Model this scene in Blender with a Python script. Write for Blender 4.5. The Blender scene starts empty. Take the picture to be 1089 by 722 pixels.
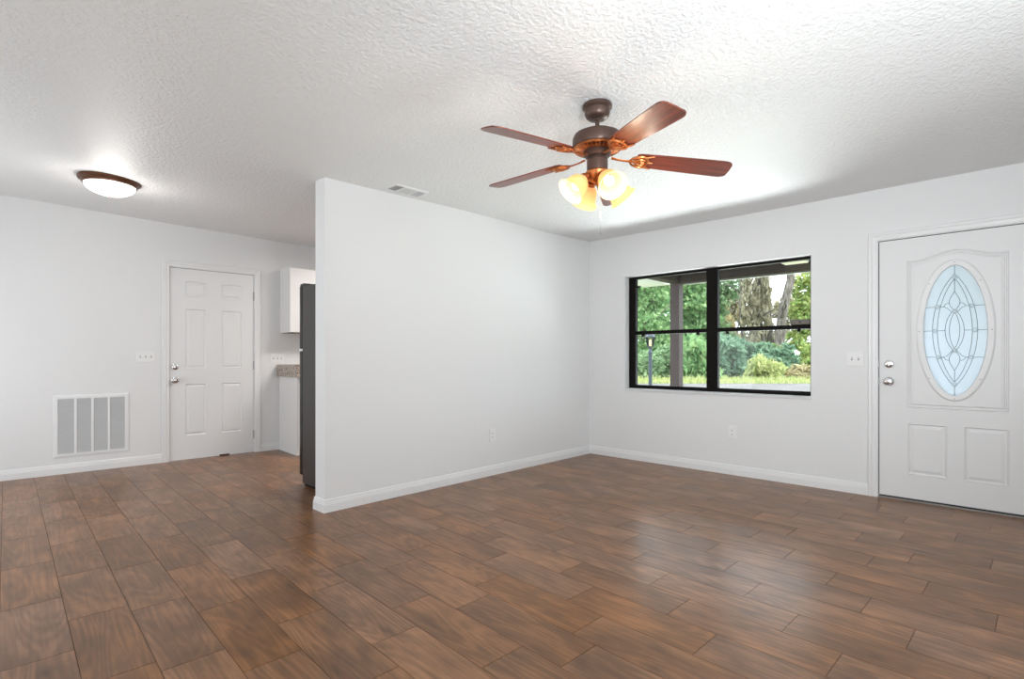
import bpy, bmesh, math, random
import numpy as np
from mathutils import Vector, Matrix

S = bpy.context.scene
C = bpy.context.collection
PI = math.pi

# ------------------------------------------------------------------ camera
YAW = 0.7614                       # view direction, measured from the partition's long axis
CAM_H = 1.1004
FX = Vector((math.cos(YAW), math.sin(YAW), 0))      # forward
RX = Vector((math.sin(YAW), -math.cos(YAW), 0))     # right
cam = bpy.data.cameras.new('camera')
cam.sensor_fit = 'HORIZONTAL'
cam.sensor_width = 36.0
cam.lens = 36.0 * 556.0 / 1089.0
cam.shift_y = 19.9 / 1089.0
cam.clip_start = 0.05
cam.clip_end = 300
camo = bpy.data.objects.new('camera', cam)
C.objects.link(camo)
camo.location = (0, 0, CAM_H)
camo.rotation_euler = (PI / 2, 0, YAW - PI / 2)
S.camera = camo

# ------------------------------------------------------------------ world, lights, exposure
S.view_settings.view_transform = 'Standard'
S.view_settings.look = 'None'
S.view_settings.gamma = 1
S.view_settings.use_curve_mapping = False
S.view_settings.exposure = 0.11
SKY = 5.0
w = bpy.data.worlds.new('sky')
S.world = w
w.use_nodes = True
nt = w.node_tree
bg = nt.nodes['Background']
bg.inputs[0].default_value = (0.82, 0.91, 1.0, 1)
bg.inputs[1].default_value = SKY

def lamp(name, kind, loc, energy, color=(1, 1, 1), target=None, size=None, size_y=None, spread=None):
    l = bpy.data.lights.new(name, kind)
    l.energy = energy
    l.color = color
    o = bpy.data.objects.new(name, l)
    C.objects.link(o)
    o.location = loc
    if target is not None:
        o.rotation_euler = (Vector(target) - Vector(loc)).to_track_quat('-Z', 'Y').to_euler()
    if kind == 'AREA':
        l.shape = 'RECTANGLE' if size_y else 'SQUARE'
        l.size = size
        if size_y: l.size_y = size_y
        if spread: l.spread = spread
    elif size is not None:
        l.shadow_soft_size = size
    return o

# fill lamps added out of view behind the camera, an added spot turned up at the
# ceiling, an added lamp over the kitchen, and the open sky over the yard
lamp('fill_back', 'AREA', (-1.08, 1.4, 1.15), 24, (0.875, 0.947, 1.0), (3, 1.4, 1.15), 2.6, 2.0)  # added fill lamp; the wall behind it has no opening
lamp('fill_side', 'AREA', (1.4, -1.08, 1.15), 42, (0.875, 0.947, 1.0), (1.4, 3, 1.15), 2.6, 2.0)  # added fill lamp in front of the closed side wall
fl = lamp('bounce_fill', 'SPOT', (0.75, -0.35, 1.35), 200, (0.88, 0.95, 1.0), (2.6, 0.9, 2.44), 0.25)  # added spot, brightens the room by way of the ceiling
fl.data.spot_size = math.radians(120); fl.data.spot_blend = 1.0
lamp('kitchen_fill', 'AREA', (3.4, 4.9, 2.36), 36, (1.0, 0.955, 0.91), (3.4, 4.9, 0), 0.9, 0.5)  # added unseen lamp, no fixture belongs to it
lamp('ground_bounce_fill', 'AREA', (6.5, 2.1, 0.30), 60, (0.93, 0.975, 1.0), (5.22, 2.1, 1.3), 2.6, 1.0, math.radians(95))  # added area lamp standing in for light off the ground outside
lamp('dining_fill', 'AREA', (-1.08, 4.9, 1.2), 46, (0.865, 0.94, 1.0), (3, 5.0, 2.4), 2.2, 2.0)  # added fill lamp for the dining side, no window there
sun = lamp('sun', 'SUN', (20, 0, 30), 2.4, (1, 0.97, 0.9), None)
sun.data.angle = math.radians(20)
sun.rotation_euler = (math.radians(40), math.radians(12), math.radians(-30))

# ------------------------------------------------------------------ materials
def srgb(r, g, b):
    f = lambda c: (c / 255 / 12.92) if c / 255 <= 0.04045 else ((c / 255 + 0.055) / 1.055) ** 2.4
    return (f(r), f(g), f(b), 1)

def mat(name, col, rough=0.5, metal=0.0, spec=0.5, emit=None, estr=0.0):
    m = bpy.data.materials.new(name)
    m.use_nodes = True
    b = m.node_tree.nodes['Principled BSDF']
    b.inputs['Base Color'].default_value = col if len(col) == 4 else (*col, 1)
    b.inputs['Roughness'].default_value = rough
    b.inputs['Metallic'].default_value = metal
    b.inputs['Specular IOR Level'].default_value = spec
    if emit:
        b.inputs['Emission Color'].default_value = (*emit, 1)
        b.inputs['Emission Strength'].default_value = estr
    return m

def nodes(m):
    t = m.node_tree
    return t, t.nodes['Principled BSDF']

def add_bump(m, scale, strength, dist, detail=2.0, ramp=None, rough=0.55, distort=0.0):
    t, b = nodes(m)
    tc = t.nodes.new('ShaderNodeTexCoord')
    n = t.nodes.new('ShaderNodeTexNoise')
    n.inputs['Scale'].default_value = scale
    n.inputs['Detail'].default_value = detail
    n.inputs['Roughness'].default_value = rough
    n.inputs['Distortion'].default_value = distort
    t.links.new(tc.outputs['Object'], n.inputs['Vector'])
    out = n.outputs['Fac']
    if ramp:
        r = t.nodes.new('ShaderNodeValToRGB')
        r.color_ramp.elements[0].position = ramp[0]
        r.color_ramp.elements[1].position = ramp[1]
        t.links.new(out, r.inputs[0]); out = r.outputs[0]
    bp = t.nodes.new('ShaderNodeBump')
    bp.inputs['Strength'].default_value = strength
    bp.inputs['Distance'].default_value = dist
    t.links.new(out, bp.inputs['Height'])
    t.links.new(bp.outputs[0], b.inputs['Normal'])
    return m

def speckle(m, c1, c2, scale, detail=3, lo=0.4, hi=0.6, stretch=None, coord='Object'):
    t, b = nodes(m)
    tc = t.nodes.new('ShaderNodeTexCoord')
    n = t.nodes.new('ShaderNodeTexNoise')
    n.inputs['Scale'].default_value = scale
    n.inputs['Detail'].default_value = detail
    src = tc.outputs[coord]
    if stretch:
        mp = t.nodes.new('ShaderNodeMapping')
        mp.inputs['Scale'].default_value = stretch
        t.links.new(src, mp.inputs[0]); src = mp.outputs[0]
    t.links.new(src, n.inputs['Vector'])
    r = t.nodes.new('ShaderNodeValToRGB')
    r.color_ramp.elements[0].position = lo; r.color_ramp.elements[0].color = c1
    r.color_ramp.elements[1].position = hi; r.color_ramp.elements[1].color = c2
    t.links.new(n.outputs['Fac'], r.inputs[0])
    t.links.new(r.outputs[0], b.inputs['Base Color'])
    return m

M = {}
M['wall'] = add_bump(mat('wall_paint', (0.80, 0.80, 0.80), 0.6, spec=0.3), 55, 0.30, 0.004, 2.5)
M['ceiling'] = add_bump(mat('ceiling_texture', (0.80, 0.80, 0.795), 0.45, spec=0.5), 48, 0.6, 0.006, 3.0, (0.36, 0.70), 0.6, 0.4)
M['trim'] = mat('trim_paint', (0.82, 0.82, 0.82), 0.35)
M['door'] = mat('door_paint', (0.80, 0.80, 0.80), 0.38)
M['plate'] = mat('white_plastic', (0.84, 0.84, 0.83), 0.3)
M['slot'] = mat('grey_slot', srgb(120, 120, 120), 0.5)
M['chrome'] = mat('satin_chrome', (0.72, 0.72, 0.73), 0.16, 1.0)
M['hinge'] = mat('steel_hinge', (0.45, 0.45, 0.46), 0.35, 1.0)
M['dark_gap'] = mat('dark_gap', srgb(45, 45, 46), 0.8)
M['sweep'] = mat('door_sweep_rubber', srgb(38, 40, 44), 0.6)
M['threshold'] = mat('threshold_aluminium', srgb(150, 145, 142), 0.4, 0.6)
M['bronze_alu'] = mat('bronze_aluminium', srgb(15, 12, 10), 0.5, spec=0.12)
M['bronze'] = mat('oil_rubbed_bronze', srgb(92, 72, 64), 0.38, 0.55)
M['copper'] = speckle(mat('antique_copper', srgb(190, 110, 60), 0.34, 0.75), srgb(160, 92, 52), srgb(204, 128, 74), 25, 2, 0.35, 0.65)
M['louver'] = mat('grille_louver', (0.62, 0.62, 0.62), 0.5)
M['grille_back'] = mat('grille_filter', (0.42, 0.42, 0.42), 0.9)
M['vent_dark'] = mat('vent_throat', srgb(110, 110, 110), 0.8)
M['fridge_side'] = add_bump(mat('fridge_black_textured', srgb(62, 58, 56), 0.42), 220, 0.15, 0.001)
M['fridge_door'] = mat('fridge_black_gloss', srgb(26, 25, 25), 0.25)
M['gasket'] = mat('fridge_gasket', srgb(8, 8, 8), 0.8)
M['cabinet'] = mat('white_cabinet', (0.80, 0.79, 0.785), 0.4)
M['screw'] = mat('dark_screw', srgb(60, 58, 56), 0.5)
M['came'] = mat('lead_came', srgb(104, 114, 122), 0.45, 0.3)
M['post'] = speckle(mat('porch_post_paint', srgb(72, 58, 57), 0.7), srgb(66, 53, 52), srgb(79, 64, 63), 30)
M['beam'] = speckle(mat('porch_beam_paint', srgb(50, 38, 31), 0.7), srgb(45, 34, 28), srgb(56, 43, 35), 12, 3, 0.4, 0.6, (6, 0.6, 6))
M['eave'] = mat('eave_white', srgb(240, 238, 240), 0.6)
M['stucco'] = add_bump(mat('stucco', srgb(200, 190, 178), 0.9), 60, 0.5, 0.006)
M['lamp_pole'] = mat('lamp_pole_paint', srgb(41, 48, 60), 0.5)
M['lamp_glass'] = mat('lamp_glass', srgb(220, 222, 218), 0.2, emit=(1.0, 0.8, 0.55), estr=0.25)
M['bulb_orange'] = mat('lamp_flame_bulb', srgb(240, 190, 130), 0.3, emit=(1.0, 0.62, 0.3), estr=1.5)
M['road'] = speckle(mat('road_concrete', srgb(96, 91, 88), 0.9), srgb(88, 83, 80), srgb(104, 99, 96), 1.2)
M['grass_ground'] = speckle(mat('grass_ground', srgb(106, 120, 69), 0.95), srgb(84, 106, 56), srgb(142, 143, 100), 0.9, 5, 0.35, 0.65)
M['bark'] = add_bump(speckle(mat('bark', srgb(86, 78, 70), 0.95), srgb(60, 54, 49), srgb(119, 110, 101), 3.0, 5, 0.35, 0.65, (2.5, 2.5, 0.6)), 8, 0.9, 0.06)
M['granite'] = speckle(mat('granite', srgb(150, 135, 122), 0.25), srgb(92, 78, 70), srgb(206, 192, 178), 75, 4, 0.38, 0.62)

def glass_thin(name, tint, gloss=0.06):
    m = bpy.data.materials.new(name); m.use_nodes = True
    t = m.node_tree
    for n in list(t.nodes): t.nodes.remove(n)
    o = t.nodes.new('ShaderNodeOutputMaterial')
    tr = t.nodes.new('ShaderNodeBsdfTransparent'); tr.inputs[0].default_value = tint
    gl = t.nodes.new('ShaderNodeBsdfGlossy'); gl.inputs['Roughness'].default_value = 0.02
    mx = t.nodes.new('ShaderNodeMixShader')
    fr = t.nodes.new('ShaderNodeFresnel'); fr.inputs[0].default_value = 1.25
    t.links.new(fr.outputs[0], mx.inputs[0])
    t.links.new(tr.outputs[0], mx.inputs[1]); t.links.new(gl.outputs[0], mx.inputs[2])
    t.links.new(mx.outputs[0], o.inputs[0])
    return m
M['pane'] = glass_thin('window_pane', (0.96, 0.98, 0.97, 1))

def frosted(name, col, trans, rough=0.25, emit=None, estr=0):
    m = bpy.data.materials.new(name); m.use_nodes = True
    t = m.node_tree
    b = t.nodes['Principled BSDF']; o = t.nodes['Material Output']
    b.inputs['Base Color'].default_value = col; b.inputs['Roughness'].default_value = rough
    if emit:
        b.inputs['Emission Color'].default_value = (*emit, 1); b.inputs['Emission Strength'].default_value = estr
    tl = t.nodes.new('ShaderNodeBsdfTranslucent'); tl.inputs[0].default_value = col
    mx = t.nodes.new('ShaderNodeMixShader'); mx.inputs[0].default_value = trans
    t.links.new(b.outputs[0], mx.inputs[1]); t.links.new(tl.outputs[0], mx.inputs[2])
    t.links.new(mx.outputs[0], o.inputs[0])
    return m
M['door_glass'] = add_bump(frosted('textured_door_glass', srgb(226, 234, 240), 0.52, 0.12), 90, 0.4, 0.003)
M['shade_glass'] = frosted('amber_shade_glass', srgb(238, 206, 152), 0.4, 0.3, (1.0, 0.72, 0.42), 0.24)
M['dome_glass'] = frosted('alabaster_dome_glass', srgb(255, 250, 244), 0.4, 0.3, (1.0, 0.97, 0.93), 1.6)
M['bulb'] = mat('lit_bulb', (1, 1, 1), 0.3, emit=(1.0, 0.92, 0.78), estr=1.6)

# blades: reddish stained wood
def wood_blade():
    m = mat('stained_blade_wood', srgb(140, 66, 44), 0.30, spec=0.5)
    t, b = nodes(m)
    tc = t.nodes.new('ShaderNodeTexCoord')
    mp = t.nodes.new('ShaderNodeMapping'); mp.inputs['Scale'].default_value = (3, 60, 20)
    n = t.nodes.new('ShaderNodeTexNoise'); n.inputs['Scale'].default_value = 1.2; n.inputs['Detail'].default_value = 4
    r = t.nodes.new('ShaderNodeValToRGB')
    r.color_ramp.elements[0].position = 0.3; r.color_ramp.elements[0].color = srgb(90, 46, 38)
    r.color_ramp.elements[1].position = 0.7; r.color_ramp.elements[1].color = srgb(136, 66, 49)
    t.links.new(tc.outputs['Object'], mp.inputs[0]); t.links.new(mp.outputs[0], n.inputs['Vector'])
    t.links.new(n.outputs['Fac'], r.inputs[0]); t.links.new(r.outputs[0], b.inputs['Base Color'])
    return m
M['blade'] = wood_blade()

# floor: wood-look planks; every plank carries its own random colour attribute
def wood_floor():
    m = mat('wood_plank_tile', srgb(120, 88, 68), 0.31, spec=0.42)
    t, b = nodes(m)
    L = t.links.new
    at = t.nodes.new('ShaderNodeAttribute'); at.attribute_name = 'plank'
    tc = t.nodes.new('ShaderNodeTexCoord')
    rot = t.nodes.new('ShaderNodeMapping'); rot.inputs['Rotation'].default_value = (0, 0, 0.04)
    L(tc.outputs['Object'], rot.inputs[0])
    off = t.nodes.new('ShaderNodeVectorMath'); off.operation = 'MULTIPLY_ADD'
    L(at.outputs['Vector'], off.inputs[0]); off.inputs[1].default_value = (37, 23, 11)
    L(rot.outputs[0], off.inputs[2])
    def noise(scale, stretch, detail=4, dist=0.0, rough=0.55):
        mp = t.nodes.new('ShaderNodeMapping'); mp.inputs['Scale'].default_value = stretch
        L(off.outputs[0], mp.inputs[0])
        n = t.nodes.new('ShaderNodeTexNoise'); n.inputs['Scale'].default_value = scale
        n.inputs['Detail'].default_value = detail; n.inputs['Distortion'].default_value = dist
        n.inputs['Roughness'].default_value = rough
        L(mp.outputs[0], n.inputs['Vector'])
        return n.outputs['Fac']
    grain = noise(1.0, (70, 3.5, 1), 5, 0.3)
    cloud = noise(1.0, (7, 3.2, 1), 3, 0.4)
    # cathedral figure: contour lines of a stretched noise field
    fig = noise(1.0, (5.5, 0.9, 1), 1, 0.2)
    mul = t.nodes.new('ShaderNodeMath'); mul.operation = 'MULTIPLY'; mul.inputs[1].default_value = 105
    L(fig, mul.inputs[0])
    sn = t.nodes.new('ShaderNodeMath'); sn.operation = 'SINE'; L(mul.outputs[0], sn.inputs[0])
    s1 = t.nodes.new('ShaderNodeMapRange'); s1.inputs[1].default_value = -1; s1.inputs[2].default_value = 1
    L(sn.outputs[0], s1.inputs[0])
    def mixf(a, bfac, wgt):
        n = t.nodes.new('ShaderNodeMath'); n.operation = 'MULTIPLY_ADD'
        L(a, n.inputs[0]); n.inputs[1].default_value = wgt
        if isinstance(bfac, float): n.inputs[2].default_value = bfac
        else: L(bfac, n.inputs[2])
        return n.outputs[0]
    v = mixf(grain, -0.32, 0.55)
    v = mixf(cloud, v, 0.85)
    v = mixf(s1.outputs[0], v, 0.11)
    sep = t.nodes.new('ShaderNodeSeparateColor'); L(at.outputs['Color'], sep.inputs[0])
    v = mixf(sep.outputs[0], v, 0.12)
    r = t.nodes.new('ShaderNodeValToRGB')
    e = r.color_ramp.elements
    e[0].position = 0.12; e[0].color = srgb(84, 56, 34)
    e[1].position = 0.80; e[1].color = srgb(164, 116, 78)
    k = r.color_ramp.elements.new(0.45); k.color = srgb(117, 81, 51)
    L(v, r.inputs[0])
    # dark knots
    vo = t.nodes.new('ShaderNodeTexVoronoi'); vo.inputs['Scale'].default_value = 1.0
    mpv = t.nodes.new('ShaderNodeMapping'); mpv.inputs['Scale'].default_value = (4.2, 1.9, 1)
    L(off.outputs[0], mpv.inputs[0]); L(mpv.outputs[0], vo.inputs['Vector'])
    kr = t.nodes.new('ShaderNodeMapRange'); kr.inputs[1].default_value = 0.02; kr.inputs[2].default_value = 0.16
    kr.inputs[3].default_value = 0.62; kr.inputs[4].default_value = 1.0
    L(vo.outputs['Distance'], kr.inputs[0])
    mx = t.nodes.new('ShaderNodeMix'); mx.data_type = 'RGBA'; mx.blend_type = 'MULTIPLY'; mx.inputs[0].default_value = 1.0
    L(r.outputs[0], mx.inputs[6]); L(kr.outputs[0], mx.inputs[7])
    # per-plank warmth
    hs = t.nodes.new('ShaderNodeHueSaturation')
    mr = t.nodes.new('ShaderNodeMapRange'); mr.inputs[3].default_value = 0.92; mr.inputs[4].default_value = 1.08
    L(sep.outputs[1], mr.inputs[0]); L(mr.outputs[0], hs.inputs['Saturation'])
    mr2 = t.nodes.new('ShaderNodeMapRange'); mr2.inputs[3].default_value = 0.95; mr2.inputs[4].default_value = 1.05
    L(sep.outputs[2], mr2.inputs[0]); L(mr2.outputs[0], hs.inputs['Value'])
    L(mx.outputs[2], hs.inputs['Color'])
    L(hs.outputs[0], b.inputs['Base Color'])
    bp = t.nodes.new('ShaderNodeBump'); bp.inputs['Strength'].default_value = 0.05; bp.inputs['Distance'].default_value = 0.001
    L(grain, bp.inputs['Height']); L(bp.outputs[0], b.inputs['Normal'])
    return m
M['floor'] = wood_floor()
M['grout'] = mat('floor_grout', srgb(92, 70, 56), 0.9)

def leaf_mat(name, c1, c2):
    m = bpy.data.materials.new(name); m.use_nodes = True
    t = m.node_tree
    for n in list(t.nodes): t.nodes.remove(n)
    o = t.nodes.new('ShaderNodeOutputMaterial')
    at = t.nodes.new('ShaderNodeAttribute'); at.attribute_name = 'leaf'
    r = t.nodes.new('ShaderNodeValToRGB')
    r.color_ramp.elements[0].color = c1; r.color_ramp.elements[1].color = c2
    sp = t.nodes.new('ShaderNodeSeparateColor'); t.links.new(at.outputs['Color'], sp.inputs[0])
    t.links.new(sp.outputs[0], r.inputs[0])
    d = t.nodes.new('ShaderNodeBsdfDiffuse'); tl = t.nodes.new('ShaderNodeBsdfTranslucent')
    t.links.new(r.outputs[0], d.inputs[0]); t.links.new(r.outputs[0], tl.inputs[0])
    mx = t.nodes.new('ShaderNodeMixShader'); mx.inputs[0].default_value = 0.45
    t.links.new(d.outputs[0], mx.inputs[1]); t.links.new(tl.outputs[0], mx.inputs[2])
    t.links.new(mx.outputs[0], o.inputs[0])
    return m
M['leaf_green'] = leaf_mat('leaves_fresh_green', srgb(92, 130, 86), srgb(169, 194, 139))
M['leaf_mid'] = leaf_mat('leaves_mid_green', srgb(92, 121, 88), srgb(162, 182, 140))
M['leaf_olive'] = leaf_mat('leaves_olive', srgb(139, 131, 98), srgb(198, 185, 144))
M['leaf_grey'] = leaf_mat('leaves_grey_green', srgb(116, 110, 90), srgb(176, 168, 142))
M['leaf_blue'] = leaf_mat('leaves_blue_green', srgb(85, 114, 94), srgb(147, 172, 142))
M['leaf_straw'] = leaf_mat('leaves_straw', srgb(146, 159, 99), srgb(201, 201, 146))
M['leaf_yellow'] = leaf_mat('leaves_yellow_green', srgb(114, 146, 85), srgb(191, 192, 121))

# ------------------------------------------------------------------ mesh helpers
class MB:
    def __init__(s): s.bm = bmesh.new()
    def box(s, lo, hi, bevel=0.0, seg=2, mapf=None):
        vs = []
        for x in (lo[0], hi[0]):
            for y in (lo[1], hi[1]):
                for z in (lo[2], hi[2]):
                    vs.append(s.bm.verts.new((x, y, z)))
        idx = [(0, 1, 3, 2), (4, 6, 7, 5), (0, 4, 5, 1), (2, 3, 7, 6), (0, 2, 6, 4), (1, 5, 7, 3)]
        fs = [s.bm.faces.new([vs[i] for i in f]) for f in idx]
        if bevel > 0:
            es = list({e for f in fs for e in f.edges})
            r = bmesh.ops.bevel(s.bm, geom=es, offset=bevel, segments=seg, profile=0.5, affect='EDGES')
            vs = list({v for f in r['faces'] for v in f.verts} | {v for v in vs if v.is_valid})
        if mapf:
            for v in vs:
                v.co = Vector(mapf(*v.co))
        return s
    def strip(s, rings, closed_ring=True, closed_path=False, cap=False):
        R = [[s.bm.verts.new(p) for p in r] for r in rings]
        n = len(R[0])
        m = len(R)
        for i in range(m if closed_path else m - 1):
            a, b = R[i], R[(i + 1) % m]
            for j in range(n if closed_ring else n - 1):
                k = (j + 1) % n
                try: s.bm.faces.new((a[j], a[k], b[k], b[j]))
                except ValueError: pass
        if cap:
            for r in (R[0], R[-1]):
                try: s.bm.faces.new(r)
                except ValueError: pass
        return R
    def tube(s, pts, r, n=8, closed=False, cap=True, flat=None):
        pts = [Vector(p) for p in pts]
        rings = []
        m = len(pts)
        up = Vector((0, 0, 1))
        prev = None
        for i in range(m):
            if closed: t = pts[(i + 1) % m] - pts[i - 1]
            else: t = pts[min(i + 1, m - 1)] - pts[max(i - 1, 0)]
            t.normalize()
            if prev is None:
                a = t.cross(up)
                if a.length < 1e-3: a = t.cross(Vector((1, 0, 0)))
            else:
                a = prev - t * prev.dot(t)
            a.normalize(); prev = a
            b = t.cross(a).normalized()
            rr = r[i] if isinstance(r, (list, tuple)) else r
            rings.append([pts[i] + a * (rr * math.cos(2 * PI * k / n)) + b * (rr * math.sin(2 * PI * k / n) * (flat or 1)) for k in range(n)])
        s.strip(rings, True, closed, cap and not closed)
        return s
    def lathe(s, prof, n=32, mtx=None, cap=False):
        rings = []
        for r, z in prof:
            ring = [Vector((max(r, 1e-5) * math.cos(2 * PI * k / n), max(r, 1e-5) * math.sin(2 * PI * k / n), z)) for k in range(n)]
            if mtx is not None: ring = [mtx @ p for p in ring]
            rings.append(ring)
        s.strip(rings, True, False, cap)
        return s
    def build(s, name, m, parent=None, smooth=False, autos=None, loc=None, recalc=True):
        bm = s.bm
        bmesh.ops.remove_doubles(bm, verts=bm.verts[:], dist=1e-6)
        if recalc: bmesh.ops.recalc_face_normals(bm, faces=bm.faces[:])
        if smooth:
            ang = math.radians(autos or 35)
            for f in bm.faces: f.smooth = True
            for e in bm.edges:
                if len(e.link_faces) == 2 and e.calc_face_angle(0) > ang: e.smooth = False
        me = bpy.data.meshes.new(name)
        bm.to_mesh(me); bm.free()
        me.materials.append(m)
        o = bpy.data.objects.new(name, me)
        C.objects.link(o)
        if parent is not None: o.parent = parent
        if loc is not None: o.location = loc
        return o

def empty(name, loc=(0, 0, 0), rz=0.0):
    o = bpy.data.objects.new(name, None)
    o.empty_display_size = 0.1
    C.objects.link(o)
    o.location = loc
    o.rotation_euler = (0, 0, rz)
    return o

def tag(o, label=None, cat=None, group=None, kind=None):
    if label: o['label'] = label
    if cat: o['category'] = cat
    if group: o['group'] = group
    if kind: o['kind'] = kind
    return o

def struct(o, label=None, cat=None):
    return tag(o, label, cat, None, 'structure')

def sweep(mb, path, prof, mapf, closed=False):
    """profile (a across the path, b out of its plane) along a 2-D path with mitred corners"""
    P = [Vector((p[0], p[1])) for p in path]
    n = len(P)
    rings = []
    for i in range(n):
        d0 = (P[i] - P[i - 1]).normalized() if (closed or i > 0) else None
        d1 = (P[(i + 1) % n] - P[i]).normalized() if (closed or i < n - 1) else None
        if d0 is None: d0 = d1
        if d1 is None: d1 = d0
        n0 = Vector((-d0.y, d0.x)); n1 = Vector((-d1.y, d1.x))
        mt = n0 + n1
        mt = mt / max(mt.length_squared / 2, 1e-6)
        rings.append([Vector(mapf(P[i].x + mt.x * a, P[i].y + mt.y * a, b)) for a, b in prof])
    mb.strip(rings, True, closed, not closed)

def offset_loop(loop, d):
    """move a counter-clockwise closed 2-D loop inwards by d"""
    n = len(loop); out = []
    for i in range(n):
        p0, p1, p2 = (Vector(loop[i - 1]), Vector(loop[i]), Vector(loop[(i + 1) % n]))
        a = (p1 - p0).normalized(); b = (p2 - p1).normalized()
        n0 = Vector((-a.y, a.x)); n1 = Vector((-b.y, b.x))
        mt = n0 + n1
        mt = mt / max(mt.length_squared / 2, 0.2)
        out.append((p1.x + mt.x * d, p1.y + mt.y * d))
    return out

def relief(mb, loop, prof, mapf, fill=True):
    rings = [[mapf(x, z, h) for x, z in offset_loop(loop, d)] for d, h in prof]
    R = mb.strip(rings, True, False, False)
    if fill: mb.bm.faces.new(R[-1])

def face_with_holes(mb, outer, holes, mapf, depth):
    es = []
    for lp in [outer] + holes:
        vs = [mb.bm.verts.new(mapf(x, z, depth)) for x, z in lp]
        es += [mb.bm.edges.new((vs[i], vs[(i + 1) % len(vs)])) for i in range(len(vs))]
    bmesh.ops.triangle_fill(mb.bm, use_beauty=True, use_dissolve=False, edges=es)

def rect(x0, z0, x1, z1): return [(x0, z0), (x1, z0), (x1, z1), (x0, z1)]
def ellipse(cx, cz, rx, rz, n=56): return [(cx + rx * math.cos(2 * PI * k / n), cz + rz * math.sin(2 * PI * k / n)) for k in range(n)]

# ------------------------------------------------------------------ the room's measures
XW = 5.014            # window wall
YP = 3.532            # partition face
XE = 1.775            # partition end
TP = 0.144            # partition thickness
DL = 0.06             # the left wall leans a few degrees off the partition's direction
NL = Vector((math.sin(DL), math.cos(DL), 0))
UL = Vector((math.cos(DL), -math.sin(DL), 0))
CL = 6.5476
XB, YB = -1.2, -1.2   # walls behind the camera

def WR(y, z, d):      # on the window wall: d out of the wall into the room
    return (XW - d, y, z)
def WL(u, z, d):      # on the left wall; u runs to the right
    p = UL * u + NL * (CL - d)
    return (p.x, p.y, z)
def WP(x, z, d):      # on the partition
    return (x, YP - d, z)

# ceiling height: an old, slightly uneven ceiling, higher over the dining side
CP = [(5.0, 3.5, 2.45), (4.54, 3.53, 2.432), (3.9, 3.53, 2.425), (3.15, 3.53, 2.42), (2.5, 3.53, 2.405), (1.775, 3.53, 2.389),
      (1.7, 3.68, 2.392), (5, 1.88, 2.434), (5, .85, 2.44), (5, 0, 2.442), (.23, 6.53, 2.564), (.6, 6.51, 2.555), (1.68, 6.45, 2.527),
      (2.24, 6.41, 2.517), (2.6, 6.4, 2.506), (5.0, 6.3, 2.47), (5, -1.2, 2.44), (-1.2, -1.2, 2.44), (2.3, 1.55, 2.437),
      (-1.2, 2.5, 2.46), (-1.2, 6.6, 2.58), (0, 4.5, 2.50), (5, 4.5, 2.45), (2.5, -1.2, 2.44)]
_cp = np.array(CP)
def _tps(r2): return np.where(r2 > 1e-12, r2 * np.log(np.maximum(r2, 1e-12)), 0)
_n = len(_cp)
_K = _tps(((_cp[:, None, :2] - _cp[None, :, :2]) ** 2).sum(-1)) + 0.02 * np.eye(_n)
_P = np.c_[np.ones(_n), _cp[:, :2]]
_A = np.r_[np.c_[_K, _P], np.c_[_P.T, np.zeros((3, 3))]]
_s = np.linalg.solve(_A, np.r_[_cp[:, 2], 0, 0, 0])
def ceil_z(x, y):
    r2 = ((_cp[:, :2] - np.array([x, y])) ** 2).sum(-1)
    return float(_tps(r2) @ _s[:_n] + _s[_n] + _s[_n + 1] * x + _s[_n + 2] * y)

# ------------------------------------------------------------------ floor
rng = random.Random(5)
AR = 0.04
ev = Vector((math.sin(AR), math.cos(AR)))       # along a plank
eu = Vector((math.cos(AR), -math.sin(AR)))      # across
def uv_of(x, y): return x * eu.x + y * eu.y, x * ev.x + y * ev.y
PW, PL = 0.2055, 0.606
U0 = uv_of(2.072, 0.85)[0]
JOINTS = [(1.97, .85), (2.18, .457), (2.38, .662), (2.6, .887), (2.8, .465), (3.0, .646), (3.2, .294), (3.44, .548), (3.64, .394),
          (3.84, .07), (4.1, .48), (1.8, 1.263), (1.375, 1.355), (1.19, 1.77), (1.01, 2.19), (.80, 1.94), (1.59, 1.76), (.46, 2.85), (.226, 2.56)]
joint = {}
for x, y in JOINTS:
    u, v = uv_of(x, y)
    joint[math.floor((u - U0) / PW)] = v
bm = bmesh.new()
lay = bm.faces.layers.int.new('pid')
cols = []
g = 0.0011
XL0, XL1, YL0, YL1 = XB - 0.02, XW + 0.02, YB - 0.02, 6.75
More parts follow.
